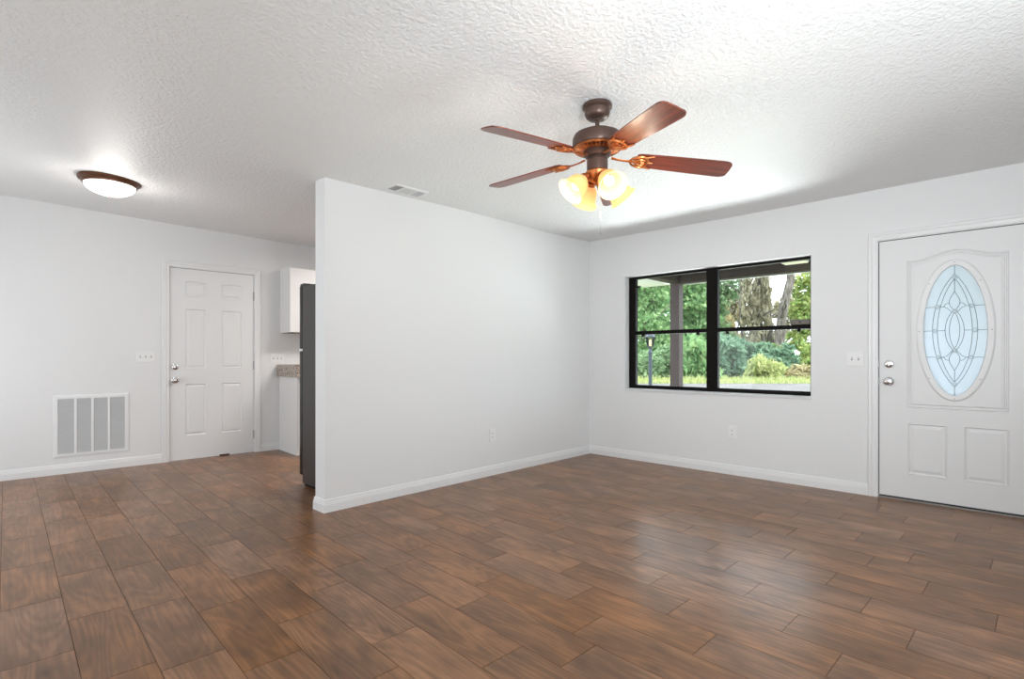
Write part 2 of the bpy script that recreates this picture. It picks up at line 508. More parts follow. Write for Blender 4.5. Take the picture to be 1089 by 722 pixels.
for i in range(-24, 26):
    u0 = U0 + i * PW
    v0 = joint.get(i, rng.uniform(0, PL))
    v0 = v0 - math.ceil((v0 + 2.2) / PL) * PL
    k = 0
    while v0 + k * PL < 8.2:
        va = v0 + k * PL; vb = va + PL; k += 1
        poly = [(u0 + g, va + g), (u0 + PW - g, va + g), (u0 + PW - g, vb - g), (u0 + g, vb - g)]
        pts = [eu * a + ev * b for a, b in poly]
        # keep the planks that lie on the slab, cut at the walls
        def clip(ps, f, lim):
            out = []
            for q in range(len(ps)):
                a, b = ps[q - 1], ps[q]
                fa, fb = f(a), f(b)
                if (fa >= lim) != (fb >= lim): out.append(a + (b - a) * ((lim - fa) / (fb - fa)))
                if fb >= lim: out.append(b)
            return out
        for f, lim in ((lambda p: p.x, XL0), (lambda p: -p.x, -XL1), (lambda p: p.y, YL0), (lambda p: -p.y, -YL1)):
            if pts: pts = clip(pts, f, lim)
        if len(pts) < 3: continue
        top = [bm.verts.new((p.x, p.y, 0)) for p in pts]
        bot = [bm.verts.new((p.x, p.y, -0.004)) for p in pts]
        fs = [bm.faces.new(top)]
        for q in range(len(pts)):
            fs.append(bm.faces.new((top[q], bot[q], bot[(q + 1) % len(pts)], top[(q + 1) % len(pts)])))
        pid = len(cols)
        cols.append((rng.random(), rng.random(), rng.random(), 1))
        for f in fs: f[lay] = pid
bmesh.ops.recalc_face_normals(bm, faces=bm.faces[:])
nplank = len(bm.faces)
# grout bed under the planks, sides and underside of the slab
vs = [bm.verts.new(p) for p in ((XL0, YL0, -0.0022), (XL1, YL0, -0.0022), (XL1, YL1, -0.0022), (XL0, YL1, -0.0022))]
vb = [bm.verts.new((v.co.x, v.co.y, -0.12)) for v in vs]
gf = [bm.faces.new(vs), bm.faces.new(vb[::-1])] + [bm.faces.new((vs[q], vb[q], vb[(q + 1) % 4], vs[(q + 1) % 4])) for q in range(4)]
for f in gf: f[lay] = -1; f.material_index = 1
me = bpy.data.meshes.new('floor')
bm.to_mesh(me)
pid = [f[lay] for f in bm.faces]
bm.free()
ca = me.color_attributes.new('plank', 'FLOAT_COLOR', 'CORNER')
for p in me.polygons:
    c = cols[pid[p.index]] if pid[p.index] >= 0 else (.5, .5, .5, 1)
    for li in p.loop_indices: ca.data[li].color = c
me.materials.append(M['floor']); me.materials.append(M['grout'])
fo = bpy.data.objects.new('floor', me); C.objects.link(fo)
struct(fo, 'brown wood-look plank tile floor running through the whole room', 'floor')

# ------------------------------------------------------------------ ceiling
mb = MB()
xs = np.linspace(XB - 0.1, XW + 0.1, 70); ys = np.linspace(YB - 0.1, 6.75, 86)
lo = [[mb.bm.verts.new((x, y, ceil_z(x, y))) for y in ys] for x in xs]
for i in range(len(xs) - 1):
    for j in range(len(ys) - 1):
        mb.bm.faces.new((lo[i][j], lo[i][j + 1], lo[i + 1][j + 1], lo[i + 1][j]))
hi = [mb.bm.verts.new((x, y, 2.95)) for x, y in ((xs[0], ys[0]), (xs[-1], ys[0]), (xs[-1], ys[-1]), (xs[0], ys[-1]))]
mb.bm.faces.new(hi)
o = mb.build('ceiling', M['ceiling'], smooth=True)
struct(o, 'white knockdown textured ceiling', 'ceiling')

# ------------------------------------------------------------------ walls
def wall_top(mb_verts):
    pass
def slab_wall(name, cells, mapf, t, label, nseg=24):
    """cells: rectangles (a0, z0, a1, z1 or None for up to the ceiling) of one wall"""
    mb = MB()
    for a0, z0, a1, z1 in cells:
        if z1 is not None:
            mb.box((a0, z0, -t), (a1, z1, 0), mapf=mapf)
        else:
            k = max(1, int((a1 - a0) / 0.25))
            rings = []
            for i in range(k + 1):
                a = a0 + (a1 - a0) * i / k
                f = mapf(a, 0, 0); bk = mapf(a, 0, -t)
                zf = ceil_z(f[0], f[1]) + 0.012
                zb = ceil_z(bk[0], bk[1]) + 0.012
                rings.append([mapf(a, z0, 0), mapf(a, zf, 0), mapf(a, zb, -t), mapf(a, z0, -t)])
            mb.strip(rings, True, False, True)
    o = mb.build(name, M['wall'])
    return struct(o, label, 'wall')

# window wall, with the openings for the window and the front door
WY0, WY1, WZ0, WZ1 = 1.238, 3.066, 0.764, 1.992
DY0, DY1, DZ1 = -0.166, 0.763, 2.032
slab_wall('wall_right', [(YB, -0.02, DY0, None), (DY0, DZ1, DY1, None), (DY1, -0.02, WY0, None), (WY0, -0.02, WY1, WZ0),
                         (WY0, WZ1, WY1, None), (WY1, -0.02, 6.7, None)], WR, 0.19, 'white textured wall with the window and front door')
# partition between the living room and the kitchen
slab_wall('wall_center', [(XE, -0.02, XW, None)], WP, TP, 'white partition wall in the middle that ends short of the left side')
# left wall with its door opening
LU0, LU1, LZ1 = 1.118, 1.966, 2.078
slab_wall('wall_left', [(-1.75, -0.02, LU0, None), (LU0, LZ1, LU1, None), (LU1, -0.02, 4.95, None)], WL, 0.12, 'white left wall with the six-panel door')
slab_wall('wall_back', [(YB, -0.02, 6.7, None)], lambda a, z, d: (XB + d, a, z), 0.12, 'white wall behind the camera')
slab_wall('wall_front', [(XB - 0.12, -0.02, XW + 0.18, None)], lambda a, z, d: (a, YB + d, z), 0.12, 'white wall beside the camera')

# ------------------------------------------------------------------ baseboards
BP = [(0, 0), (0.0135, 0), (0.0135, 0.056), (0.0105, 0.060), (0.0115, 0.066), (0.0085, 0.074), (0.007, 0.086), (0.004, 0.092), (0, 0.093)]
def board(name, path, label):
    mb = MB()
    sweep(mb, path, BP, lambda x, y, b: (x, y, b))
    return struct(mb.build(name, M['trim']), label, 'baseboard')
# path direction keeps the room on the left hand
board('baseboard_center', [(XW, YP), (XE, YP), (XE, YP + TP), (XW, YP + TP)], 'white moulded baseboard wrapping the partition end')
def wlp(u): p = WL(u, 0, 0); return (p[0], p[1])
struct(board('baseboard_left', [wlp(-1.7), wlp(LU0 - 0.062)][::-1], 'white baseboard under the air grille left of the door'))
board('baseboard_kitchen', [wlp(LU1 + 0.062), wlp(2.29)][::-1], 'short white baseboard between door and kitchen cabinet')
board('baseboard_right', [(XW, YP - 0.002), (XW, DY1 + 0.062)][::-1], 'white baseboard under the window')

# ------------------------------------------------------------------ door casings
CPROF = [(0, 0), (0, 0.010), (0.010, 0.013), (0.014, 0.010), (0.030, 0.013), (0.036, 0.017), (0.044, 0.014), (0.058, 0.018), (0.062, 0.012), (0.062, 0)]
def casing(name, x0, x1, z1, mapf, label):
    mb = MB()
    sweep(mb, [(x0, 0), (x0, z1), (x1, z1), (x1, 0)], CPROF, mapf)
    # jamb lining inside the opening
    for a, b in ((x0 - 0.002, x0 + 0.004), (x1 - 0.004, x1 + 0.002)):
        mb.box((a, 0, -0.115), (b, z1, 0.001), mapf=mapf)
    mb.box((x0, z1 - 0.004, -0.115), (x1, z1 + 0.002, 0.001), mapf=mapf)
    return struct(mb.build(name, M['trim']), label, 'door trim')
casing('trim_1', DY0, DY1, DZ1, WR, 'white moulded casing around the front door')
casing('trim_2', LU0, LU1, LZ1, WL, 'white moulded casing around the six-panel door')

# ------------------------------------------------------------------ front door (door_1) in the window wall
REC = [(0, 0), (0.004, 0.005), (0.010, 0.005), (0.014, -0.006), (0.020, -0.006), (0.026, 0.002), (0.032, 0.003), (0.040, 0.0)]
def knob_profile(r): return [(0.0, 0), (r * 1.1, 0), (r * 1.12, 0.004), (r * 0.95, 0.009), (r * 0.5, 0.012), (r * 0.42, 0.028), (r * 0.62, 0.034), (r * 0.95, 0.044), (r, 0.054), (r * 0.86, 0.064), (r * 0.5, 0.069), (0, 0.070)]
def bolt_profile(r): return [(0.0, 0), (r, 0), (r * 1.02, 0.006), (r * 0.92, 0.014), (r * 0.7, 0.018), (0, 0.0185)]
def put_on(mapf, x, z, d):
    o = Vector(mapf(x, z, d)); n = (Vector(mapf(x, z, d + 1)) - o).normalized()
    return Matrix.Translation(o) @ n.to_track_quat('Z', 'Y').to_matrix().to_4x4()

def rounded_panel(cx, z0, z1, hw, arch):
    """counter-clockwise outline with an eyebrow-arched top"""
    pts = [(cx - hw, z0), (cx + hw, z0)]
    n = 24
    for k in range(n + 1):
        t = 1 - 2 * k / n
        s = abs(t)
        a = 0.5 * (1 + math.cos(PI * min(1, s / 0.86)))
        pts.append((cx + hw * t, z1 + arch * a))
    return pts

d1 = empty('door_1', WR(0.30, 0, 0))
struct(d1, 'white front door with oval leaded glass', 'door')
def WR1(y, z, d): p = Vector(WR(y, z, d)) - Vector(WR(0.30, 0, 0)); return tuple(p)
mb = MB()
SLAB = -0.012
y0, y1, z0, z1 = DY0 + 0.009, DY1 - 0.009, 0.022, DZ1 - 0.009
m1 = lambda y, z, d: WR1(y, z, d + SLAB)
arched = rounded_panel(0.293, 0.722, 1.852, 0.287, 0.055)
oval_hole = ellipse(0.297, 1.305, 0.186, 0.487)
low = [rect(0.338, 0.205, 0.575, 0.603), rect(0.004, 0.203, 0.246, 0.606)]
face_with_holes(mb, rect(y0, z0, y1, z1), [arched] + low, m1, 0)
inner = offset_loop(arched, REC[-1][0])
relief(mb, arched, REC, m1, fill=False)
face_with_holes(mb, inner, [oval_hole], m1, 0)
LP = [(0, 0), (0.004, 0.003), (0.008, 0.002), (0.013, -0.007), (0.019, -0.007), (0.040, -0.0005), (0.042, -0.0005)]
for r_ in low: relief(mb, r_, LP, m1)
# slab edges and back
for a, b in ((y0, y0), (y1, y1)):
    mb.bm.faces.new([mb.bm.verts.new(m1(*q)) for q in ((a, z0, 0), (a, z1, 0), (a, z1, -0.044), (a, z0, -0.044))])
mb.bm.faces.new([mb.bm.verts.new(m1(*q)) for q in ((y0, z1, 0), (y1, z1, 0), (y1, z1, -0.044), (y0, z1, -0.044))])
mb.bm.faces.new([mb.bm.verts.new(m1(*q)) for q in ((y0, z0, 0), (y1, z0, 0), (y1, z0, -0.044), (y0, z0, -0.044))])
face_with_holes(mb, rect(y0, z0, y1, z1), [oval_hole], m1, -0.044)
mb.build('door_panel', M['door'], d1)
# oval plastic frame
mb = MB()
loop = ellipse(0.297, 1.305, 0.225, 0.524)
relief(mb, loop, [(0, 0), (0.003, 0.007), (0.010, 0.0105), (0.022, 0.011), (0.031, 0.008), (0.036, 0.010), (0.042, 0.008), (0.046, -0.006)], m1, fill=False)
fr = mb.build('oval_glass_frame', M['trim'], d1, smooth=True, autos=50)
mb = MB()
for k in range(8):
    a = 2 * PI * k / 8 + PI / 2
    x, z = 0.297 + 0.204 * math.cos(a), 1.305 + 0.502 * math.sin(a)
    mb.lathe([(0, 0.0112), (0.0028, 0.0112), (0.0028, 0.0125), (0, 0.0128)], 10, put_on(lambda y, z, d: WR1(y, z, d + SLAB), x, z, 0))
sc = mb.build('screw_cap', M['screw'], fr)
sc['label'] = 'small dark screw caps around the oval frame'
# textured glass
mb = MB()
gl = ellipse(0.297, 1.305, 0.183, 0.483)
ring0 = [m1(x, z, -0.010) for x, z in gl]; ring1 = [m1(x, z, -0.016) for x, z in gl]
R = mb.strip([ring0, ring1], True)
mb.bm.faces.new(R[0]); mb.bm.faces.new(R[1])
mb.build('oval_glass', M['door_glass'], d1)
# leading
mb = MB()
GX, GZ = 0.179, 0.480
def gp(x, y): return m1(0.297 - x * GX, 1.305 - y * GZ, -0.008)     # x to the right, y down, in units of the oval
def line(pts, r=0.0017): mb.tube([gp(*p) for p in pts], r, 6)
def lens(W, T, sgn, n=28):
    return [(sgn * W * max(0.0, 1 - abs(t / T) ** 2) ** 0.82, t) for t in [T * (2 * k / n - 1) for k in range(n + 1)]]
for W, T in ((0.71, 0.86), (0.55, 0.79), (0.30, 0.32), (0.165, 0.275)):
    for sg in (-1, 1): line(lens(W, T, sg))
def drop(tip, wide, base, hw):
    for sg in (-1, 1):
        pts = []
        for k in range(17):
            t = k / 16
            y = tip + (base - tip) * t
            s = math.sin(PI * t ** 1.25) ** 0.9 * hw if 0 < t < 1 else 0
            pts.append((sg * s, y))
        line(pts)
drop(-0.60, -0.43, -0.31, 0.17)
drop(0.62, 0.47, 0.31, 0.17)
line([(0, -0.995), (0, -0.86)]); line([(0, -0.79), (0, -0.60)]); line([(0, 0.62), (0, 0.79)]); line([(0, 0.86), (0, 0.995)])
def edge_x(y): return math.sqrt(max(0, 1 - y * y))
for y, xo, xi, xin in ((-0.37, 0.61, 0.47, 0.36), (0.0, 0.71, 0.55, 0.30), (0.41, 0.58, 0.45, 0.34)):
    for sg in (-1, 1):
        line([(sg * edge_x(y), y), (sg * xo, y)]); line([(sg * xi, y), (sg * xin, y)])
for sg in (-1, 1):
    for dy, base in ((-1, -0.30), (1, 0.31)):
        y = -0.37 if dy < 0 else 0.41
        line([(sg * 0.36, y), (sg * 0.27, y + dy * 0.045), (sg * 0.17, y + dy * 0.05)])
        line([(sg * 0.36, y), (sg * 0.24, y - dy * 0.02), (sg * 0.12, y - dy * 0.075), (sg * 0.05, base - 0.02 * dy)])
cm = mb.build('leading', M['came'], d1, smooth=True)
# clear bevelled squares where the leading crosses
for x, y in [(0, -0.825), (0, 0.825), (0, -0.30), (0, 0.31)] + [(sg * x, y) for sg in (-1, 1) for x, y in ((0.545, -0.37), (0.63, 0), (0.515, 0.41))]:
    mb = MB()
    hw, hz = 0.072, 0.030
    sq = [(x - hw, y - hz), (x + hw, y - hz), (x + hw, y + hz), (x - hw, y + hz)]
    mb.tube([gp(*p) for p in sq], 0.0022, 6, closed=True)
    a = [gp(*p) for p in sq]; c = Vector(gp(x, y))
    top = [Vector(p) * 0.5 + c * 0.5 + (Vector(m1(0, 0, 1)) - Vector(m1(0, 0, 0))) * 0.004 for p in a]
    mb.strip([a, top], True); mb.bm.faces.new([mb.bm.verts.new(p) for p in top])
    mb.build('glass_jewel', M['came'] if False else M['jewel'] if 'jewel' in M else M.setdefault('jewel', frosted('clear_bevel_glass', srgb(232, 240, 244), 0.5, 0.05)), cm)
# hardware
mb = MB(); mb.lathe(bolt_profile(0.0315), 28, put_on(m1, 0.690, 1.056, 0.0))
db = mb.build('deadbolt', M['chrome'], d1, smooth=True)
mb = MB(); mb.box((0.690 - 0.004, 1.056 - 0.016, 0.018), (0.690 + 0.004, 1.056 + 0.016, 0.028), 0.002, mapf=m1)
mb.build('thumb_turn', M['chrome'], db)
mb = MB(); mb.lathe(knob_profile(0.030), 28, put_on(m1, 0.692, 0.919, 0.0))
kb = mb.build('door_knob', M['chrome'], d1, smooth=True)
mb = MB(); mb.lathe([(0, 0.0702), (0.007, 0.0702), (0.006, 0.072), (0, 0.072)], 12, put_on(m1, 0.692, 0.919, 0.0))
mb.build('knob_button', M['hinge'], kb, smooth=True)
mb = MB()
mb.box((0.7515, 1.03, -0.004), (0.7585, 1.085, 0.0), mapf=m1); mb.box((0.7515, 0.89, -0.004), (0.7595, 0.945, 0.0), mapf=m1)
mb.build('strike_plate', M['hinge'], d1)
mb = MB(); mb.box((y0, 0.010, -0.030), (y1, 0.0225, -0.003), mapf=m1)
mb.build('door_sweep', M['sweep'], d1)
mb = MB(); mb.box((DY0 + 0.002, -0.001, -0.12), (DY1 - 0.002, 0.010, 0.004), 0.003, mapf=WR1)
mb.build('threshold', M['threshold'], d1)
mb = MB()
mb.box((y1, 0.02, -0.05), (y1 + 0.0085, DZ1 - 0.001, -0.004), mapf=m1); mb.box((y0, z1, -0.05), (y1, z1 + 0.0085, -0.004), mapf=m1)
mb.build('weatherstrip', M['dark_gap'], d1)

# ------------------------------------------------------------------ six-panel door (door_2) in the left wall
d2o = WL(1.54, 0, 0)
d2 = empty('door_2', d2o)
struct(d2, 'white six-panel door with two chrome locks in the left wall', 'door')
def m2(u, z, d): return tuple(Vector(WL(u, z, d - 0.010)) - Vector(d2o))
def WL2(u, z, d): return tuple(Vector(WL(u, z, d)) - Vector(d2o))
mb = MB()
u0, u1, z0, z1 = LU0 + 0.007, LU1 - 0.007, 0.003, LZ1 - 0.008
# panel outlines (left and right columns, three rows)
cols_ = [(u0 + 0.120, u0 + 0.362), (u1 - 0.362, u1 - 0.120)]
cols_ = [(1.262, 1.470), (1.616, 1.834)]
rows_ = [(0.255, 0.825), (0.985, 1.640), (1.768, 1.940)]
panels = [rect(a, c, b, d) for a, b in cols_ for c, d in rows_]
face_with_holes(mb, rect(u0, z0, u1, z1), panels, m2, 0)
PP = [(0, 0), (0.003, 0.002), (0.007, 0.0), (0.014, -0.008), (0.020, -0.008), (0.038, -0.001), (0.040, -0.001)]
for p_ in panels: relief(mb, p_, PP, m2)
for a in (u0, u1):
    mb.bm.faces.new([mb.bm.verts.new(m2(*q)) for q in ((a, z0, 0), (a, z1, 0), (a, z1, -0.044), (a, z0, -0.044))])
for z in (z0, z1):
    mb.bm.faces.new([mb.bm.verts.new(m2(*q)) for q in ((u0, z, 0), (u1, z, 0), (u1, z, -0.044), (u0, z, -0.044))])
mb.bm.faces.new([mb.bm.verts.new(m2(*q)) for q in ((u0, z0, -0.044), (u1, z0, -0.044), (u1, z1, -0.044), (u0, z1, -0.044))])
mb.build('door_panel', M['door'], d2)
mb = MB(); mb.lathe(bolt_profile(0.031), 28, put_on(m2, 1.172, 1.006, 0))
db = mb.build('deadbolt', M['chrome'], d2, smooth=True)
mb = MB(); mb.box((1.172 - 0.004, 1.006 - 0.015, 0.018), (1.172 + 0.004, 1.006 + 0.015, 0.028), 0.002, mapf=m2)
mb.build('thumb_turn', M['chrome'], db)
mb = MB(); mb.lathe(knob_profile(0.031), 28, put_on(m2, 1.172, 0.866, 0))
mb.build('door_knob', M['chrome'], d2, smooth=True)
for z in (1.826, 1.017, 0.208):
    mb = MB()
    mb.tube([m2(1.961, z - 0.050, 0.006), m2(1.961, z + 0.050, 0.006)], 0.0065, 10)
    mb.box((1.953, z - 0.046, -0.003), (1.968, z + 0.046, 0.004), mapf=m2)
    mb.build('hinge', M['hinge'], d2)
mb = MB(); mb.box((1.1135, 0.83, -0.004), (1.1225, 0.90, 0.002), mapf=m2)
mb.build('strike_plate', M['hinge'], d2)
mb = MB(); mb.box((1.60, 0.0, -0.006), (1.70, 0.016, 0.010), 0.004, mapf=m2)
o = mb.build('door_sweep', mat('brown_sweep', srgb(84, 62, 50), 0.7), d2); o['label'] = 'brown sweep scrap under the door'
mb = MB(); mb.box((u0, z1, -0.05), (u1, z1 + 0.005, -0.008), mapf=m2); mb.box((u0 - 0.004, 0.01, -0.05), (u0, z1, -0.010), mapf=m2)
mb.build('weatherstrip', M['dark_gap'], d2)

# ------------------------------------------------------------------ window
w1o = WR(2.15, WZ0, -0.08)
w1 = empty('window_1', w1o)
struct(w1, 'dark bronze double window of four panes looking onto the porch', 'window')
def mw(y, z, d): return tuple(Vector(WR(y, z, d - 0.078)) - Vector(w1o))      # d towards the room, 0 = front of the frame
mb = MB()
FY0, FY1, FZ0, FZ1 = WY0 + 0.001, 3.060, WZ0 + 0.006, WZ1 - 0.004
T = 0.05
mb.box((2.979, FZ0, -T), (FY1, FZ1, 0), 0.003, mapf=mw)
mb.box((FY0, FZ0, -T), (1.262, FZ1, 0), 0.003, mapf=mw)
mb.box((1.262, FZ1 - 0.022, -T), (2.979, FZ1, 0), 0.003, mapf=mw)
mb.box((1.262, FZ0, -T), (2.979, FZ0 + 0.038, 0), 0.003, mapf=mw)
mb.build('window_frame', M['bronze_alu'], w1)
mb = MB(); mb.box((2.071, FZ0, -T), (2.184, FZ1, 0.006), 0.004, mapf=mw)
mb.build('mullion', M['bronze_alu'], w1)
for a, b in ((2.184, 2.979), (1.262, 2.071)):
    mb = MB()
    mb.box((a, 1.357, -0.040), (b, 1.396, 0.004), 0.003, mapf=mw)
    r_ = mb.build('meeting_rail', M['bronze_alu'], w1)
    for yy in (a + 0.09, b - 0.09):
        q = MB(); q.box((yy - 0.013, 1.333, -0.014), (yy + 0.013, 1.358, 0.002), 0.003, mapf=mw)
        q.build('sash_latch', M['bronze_alu'], r_)
    for z_0, z_1, dd in ((1.396, FZ1 - 0.022, -0.036), (FZ0 + 0.038, 1.357, -0.020)):
        mb = MB(); mb.box((a, z_0, dd - 0.003), (b, z_1, dd), mapf=mw)
        mb.build('glass_pane', M['pane'], w1)
mb = MB(); mb.box((2.930, 1.874, -0.030), (2.979, 1.892, -0.006), 0.003, mapf=mw)
mb.build('tilt_latch', M['bronze_alu'], w1)
mb = MB(); mb.box((1.264, 1.397, -0.030), (1.425, 1.445, -0.004), 0.004, mapf=mw)
lb = mb.build('latch_box', mat('taupe_box', srgb(112, 106, 98), 0.6), w1); lb['label'] = 'flat taupe box on the right meeting rail'
mb = MB(); mb.box((1.335, 1.414, -0.006), (1.355, 1.427, -0.002), 0.002, mapf=mw)
mb.build('box_slot', M['screw'], lb)
# sill
mb = MB(); mb.box((WY0 - 0.006, WZ0 - 0.016, -0.078), (WY1 + 0.012, WZ0 + 0.004, 0.012), 0.003, mapf=WR)
struct(mb.build('trim_3', mat('sill_marble', (0.72, 0.72, 0.73), 0.3)), 'thin pale window sill', 'window sill')

# ------------------------------------------------------------------ plates on the walls
def plate(name, label, cat, group, mapf, cx, cz, wd, ht, kind, n):
    o = empty(name, mapf(cx, cz, 0))
    base = Vector(mapf(cx, cz, 0))
    f = lambda a, z, d: tuple(Vector(mapf(cx + a, cz + z, d)) - base)
    mb = MB(); mb.box((-wd / 2, -ht / 2, 0.0), (wd / 2, ht / 2, 0.007), 0.003, mapf=f)
    mb.build('cover_plate', M['plate'], o)
    if kind == 'switch':
        for k in range(n):
            x = (k - (n - 1) / 2) * 0.046
            q = MB(); q.box((x - 0.005, -0.012, 0.007), (x + 0.005, 0.012, 0.0085), mapf=f)
            s_ = q.build('toggle_slot', M['slot'], o)
            q = MB(); q.box((x - 0.0042, -0.002, 0.007), (x + 0.0042, 0.009, 0.019), 0.002, mapf=f)
            q.build('toggle', M['plate'], s_)
    else:
        for z in (-0.0195, 0.0195):
            q = MB()
            ring = [f(0.0165 * math.cos(t) , z + max(-0.0135, min(0.0135, 0.0175 * math.sin(t))), 0.007) for t in np.linspace(0, 2 * PI, 25)[:-1]]
            ring2 = [f(0.0155 * math.cos(t), z + max(-0.0125, min(0.0125, 0.0165 * math.sin(t))), 0.0095) for t in np.linspace(0, 2 * PI, 25)[:-1]]
            R = q.strip([ring, ring2], True); q.bm.faces.new(R[1])
            s_ = q.build('receptacle', M['plate'], o)
            q = MB()
            for x, h_ in ((-0.0065, 0.0075), (0.0065, 0.006)):
                q.box((x - 0.0016, z - h_ / 2 + 0.003, 0.0094), (x + 0.0016, z + h_ / 2 + 0.003, 0.0099), mapf=f)
            q.lathe([(0, 0.0001), (0.003, 0.0001), (0.003, 0.0006), (0, 0.0006)], 10, put_on(f, 0, z - 0.0075, 0.0094))
            q.build('prong_slot', M['slot'], s_)
    tag(o, label, cat, group)
    return o
plate('light_switch', 'white triple toggle switch plate between air grille and six-panel door', 'light switch', 'toggle switch plates', WL, 0.911, 1.118, 0.164, 0.114, 'switch', 3)
plate('light_switch', 'white triple toggle switch plate above the granite counter', 'light switch', 'toggle switch plates', WL, 2.225, 1.100, 0.164, 0.114, 'switch', 3)
plate('light_switch', 'white double toggle switch plate left of the front door', 'light switch', 'toggle switch plates', WR, 0.915, 1.096, 0.118, 0.116, 'switch', 2)
plate('wall_outlet', 'white duplex outlet low on the partition wall', 'outlet', 'wall outlets', WP, 3.435, 0.377, 0.072, 0.116, 'outlet', 2)
plate('wall_outlet', 'white duplex outlet below the window', 'outlet', 'wall outlets', WR, 1.90, 0.402, 0.074, 0.118, 'outlet', 2)

# ------------------------------------------------------------------ return air grille on the left wall
GU0, GU1, GZ0, GZ1 = 0.190, 0.770, 0.158, 0.746
go = WL(0.48, GZ0, 0)
gr = tag(empty('air_return_grille', go), 'white four-section return air grille low on the left wall', 'air grille')
def mg(u, z, d): return tuple(Vector(WL(u, z, d)) - Vector(go))
mb = MB()
fw = 0.034
sweep(mb, [(GU0, GZ0), (GU1, GZ0), (GU1, GZ1), (GU0, GZ1)], [(0, 0), (0.004, 0.010), (fw - 0.004, 0.012), (fw, 0.008), (fw, 0)], mg, closed=True)
mb.build('grille_frame', M['trim'], gr)
mb = MB(); mb.box((GU0 + fw - 0.004, GZ0 + fw - 0.004, -0.002), (GU1 - fw + 0.004, GZ1 - fw + 0.004, 0.001), mapf=mg)
mb.build('filter_backing', M['grille_back'], gr)
iw = (GU1 - GU0 - 2 * fw)
for k in (1, 2, 3):
    u = GU0 + fw + iw * k / 4
    mb = MB(); mb.box((u - 0.010, GZ0 + fw - 0.001, 0.001), (u + 0.010, GZ1 - fw + 0.001, 0.012), 0.002, mapf=mg)
    mb.build('divider_bar', M['trim'], gr)
nl_ = 34
for k in range(4):
    mb = MB()
    ua = GU0 + fw + iw * k / 4 + (0.010 if k else 0); ub = GU0 + fw + iw * (k + 1) / 4 - (0.010 if k < 3 else 0)
    for j in range(nl_):
        z = GZ0 + fw + (GZ1 - GZ0 - 2 * fw) * (j + 0.5) / nl_
        mb.strip([[mg(u, z + 0.0065, 0.001), mg(u, z + 0.0080, 0.001), mg(u, z - 0.0035, 0.010), mg(u, z - 0.0050, 0.010)] for u in (ua, ub)], True, False, True)
    mb.build('louver_panel', M['louver'], gr)

# ------------------------------------------------------------------ ceiling register by the partition
vx0, vx1, vy0, vy1 = 2.215, 2.525, 3.30, 3.47
vz = ceil_z(2.37, 3.38)
vo_ = tag(empty('ceiling_vent', (2.37, 3.385, vz)), 'white three-section ceiling air register beside the partition wall', 'air vent')
mv = lambda x, y, d: (x - 2.37, y - 3.385, -d)
mb = MB(); sweep(mb, [(vx0, vy0), (vx1, vy0), (vx1, vy1), (vx0, vy1)], [(0, -0.004), (0.003, 0.005), (0.018, 0.009), (0.022, 0.006), (0.022, -0.004)], mv, closed=True)
mb.build('vent_frame', M['trim'], vo_)
mb = MB(); mb.box((vx0 + 0.018, vy0 + 0.018, -0.004), (vx1 - 0.018, vy1 - 0.018, 0.0005), mapf=mv)
mb.build('vent_throat', M['vent_dark'], vo_)
xa, xb = vx0 + 0.022, vx1 - 0.022
cuts = [xa, xa + 0.072, xb - 0.076, xb]
for x in cuts[1:3]:
    mb = MB(); mb.box((x - 0.004, vy0 + 0.02, 0.0), (x + 0.004, vy1 - 0.02, 0.009), mapf=mv); mb.build('vent_bar', M['trim'], vo_)
for k in range(3):
    mb = MB()
    a, b = cuts[k] + (0.004 if k else 0), cuts[k + 1] - (0.004 if k < 2 else 0)
    if k == 1:
        n = 9
        for j in range(n):
            y = vy0 + 0.022 + (vy1 - vy0 - 0.044) * (j + 0.5) / n
            mb.strip([[mv(x, y - 0.005, 0.0), mv(x, y - 0.0038, 0.0), mv(x, y + 0.005, 0.009), mv(x, y + 0.0038, 0.009)] for x in (a, b)], True, False, True)
    else:
        n = 6
        sg = -1 if k == 0 else 1
        for j in range(n):
            x = a + (b - a) * (j + 0.5) / n
            mb.strip([[mv(x - sg * 0.0052, y, 0.0), mv(x - sg * 0.004, y, 0.0), mv(x + sg * 0.0052, y, 0.009), mv(x + sg * 0.004, y, 0.009)] for y in (vy0 + 0.022, vy1 - 0.022)], True, False, True)
    mb.build('vent_louver', M['louver'], vo_)

# ------------------------------------------------------------------ flush ceiling light on the dining side
lx, ly = 0.79, 5.09
lz = ceil_z(lx, ly)
fm = tag(empty('flush_ceiling_light', (lx, ly, lz)), 'lit flush ceiling light with white bowl and bronze rim', 'ceiling light')
mb = MB(); mb.lathe([(0, 0.004), (0.200, 0.004), (0.204, -0.004), (0.200, -0.018), (0.188, -0.026), (0.180, -0.030), (0.176, -0.044), (0.168, -0.047), (0.164, -0.040)], 48)
mb.build('light_rim', mat('bronze_rim', srgb(98, 62, 40), 0.35, 0.5), fm, smooth=True)
mb = MB(); mb.lathe([(0.166, -0.040)] + [(0.166 * math.cos(t), -0.040 - 0.082 * math.sin(t)) for t in np.linspace(0.08, PI / 2, 14)], 48)
bowl = mb.build('glass_bowl', M['dome_glass'], fm, smooth=True)
mb = MB(); mb.lathe([(0, -0.120), (0.013, -0.121), (0.014, -0.126), (0.007, -0.130), (0.006, -0.136), (0, -0.139)], 16)
mb.build('finial', M['bronze'], fm, smooth=True)
pl = lamp('flush_light_glow', 'POINT', (lx, ly, lz - 0.17), 8, (1.0, 0.965, 0.92), size=0.10)

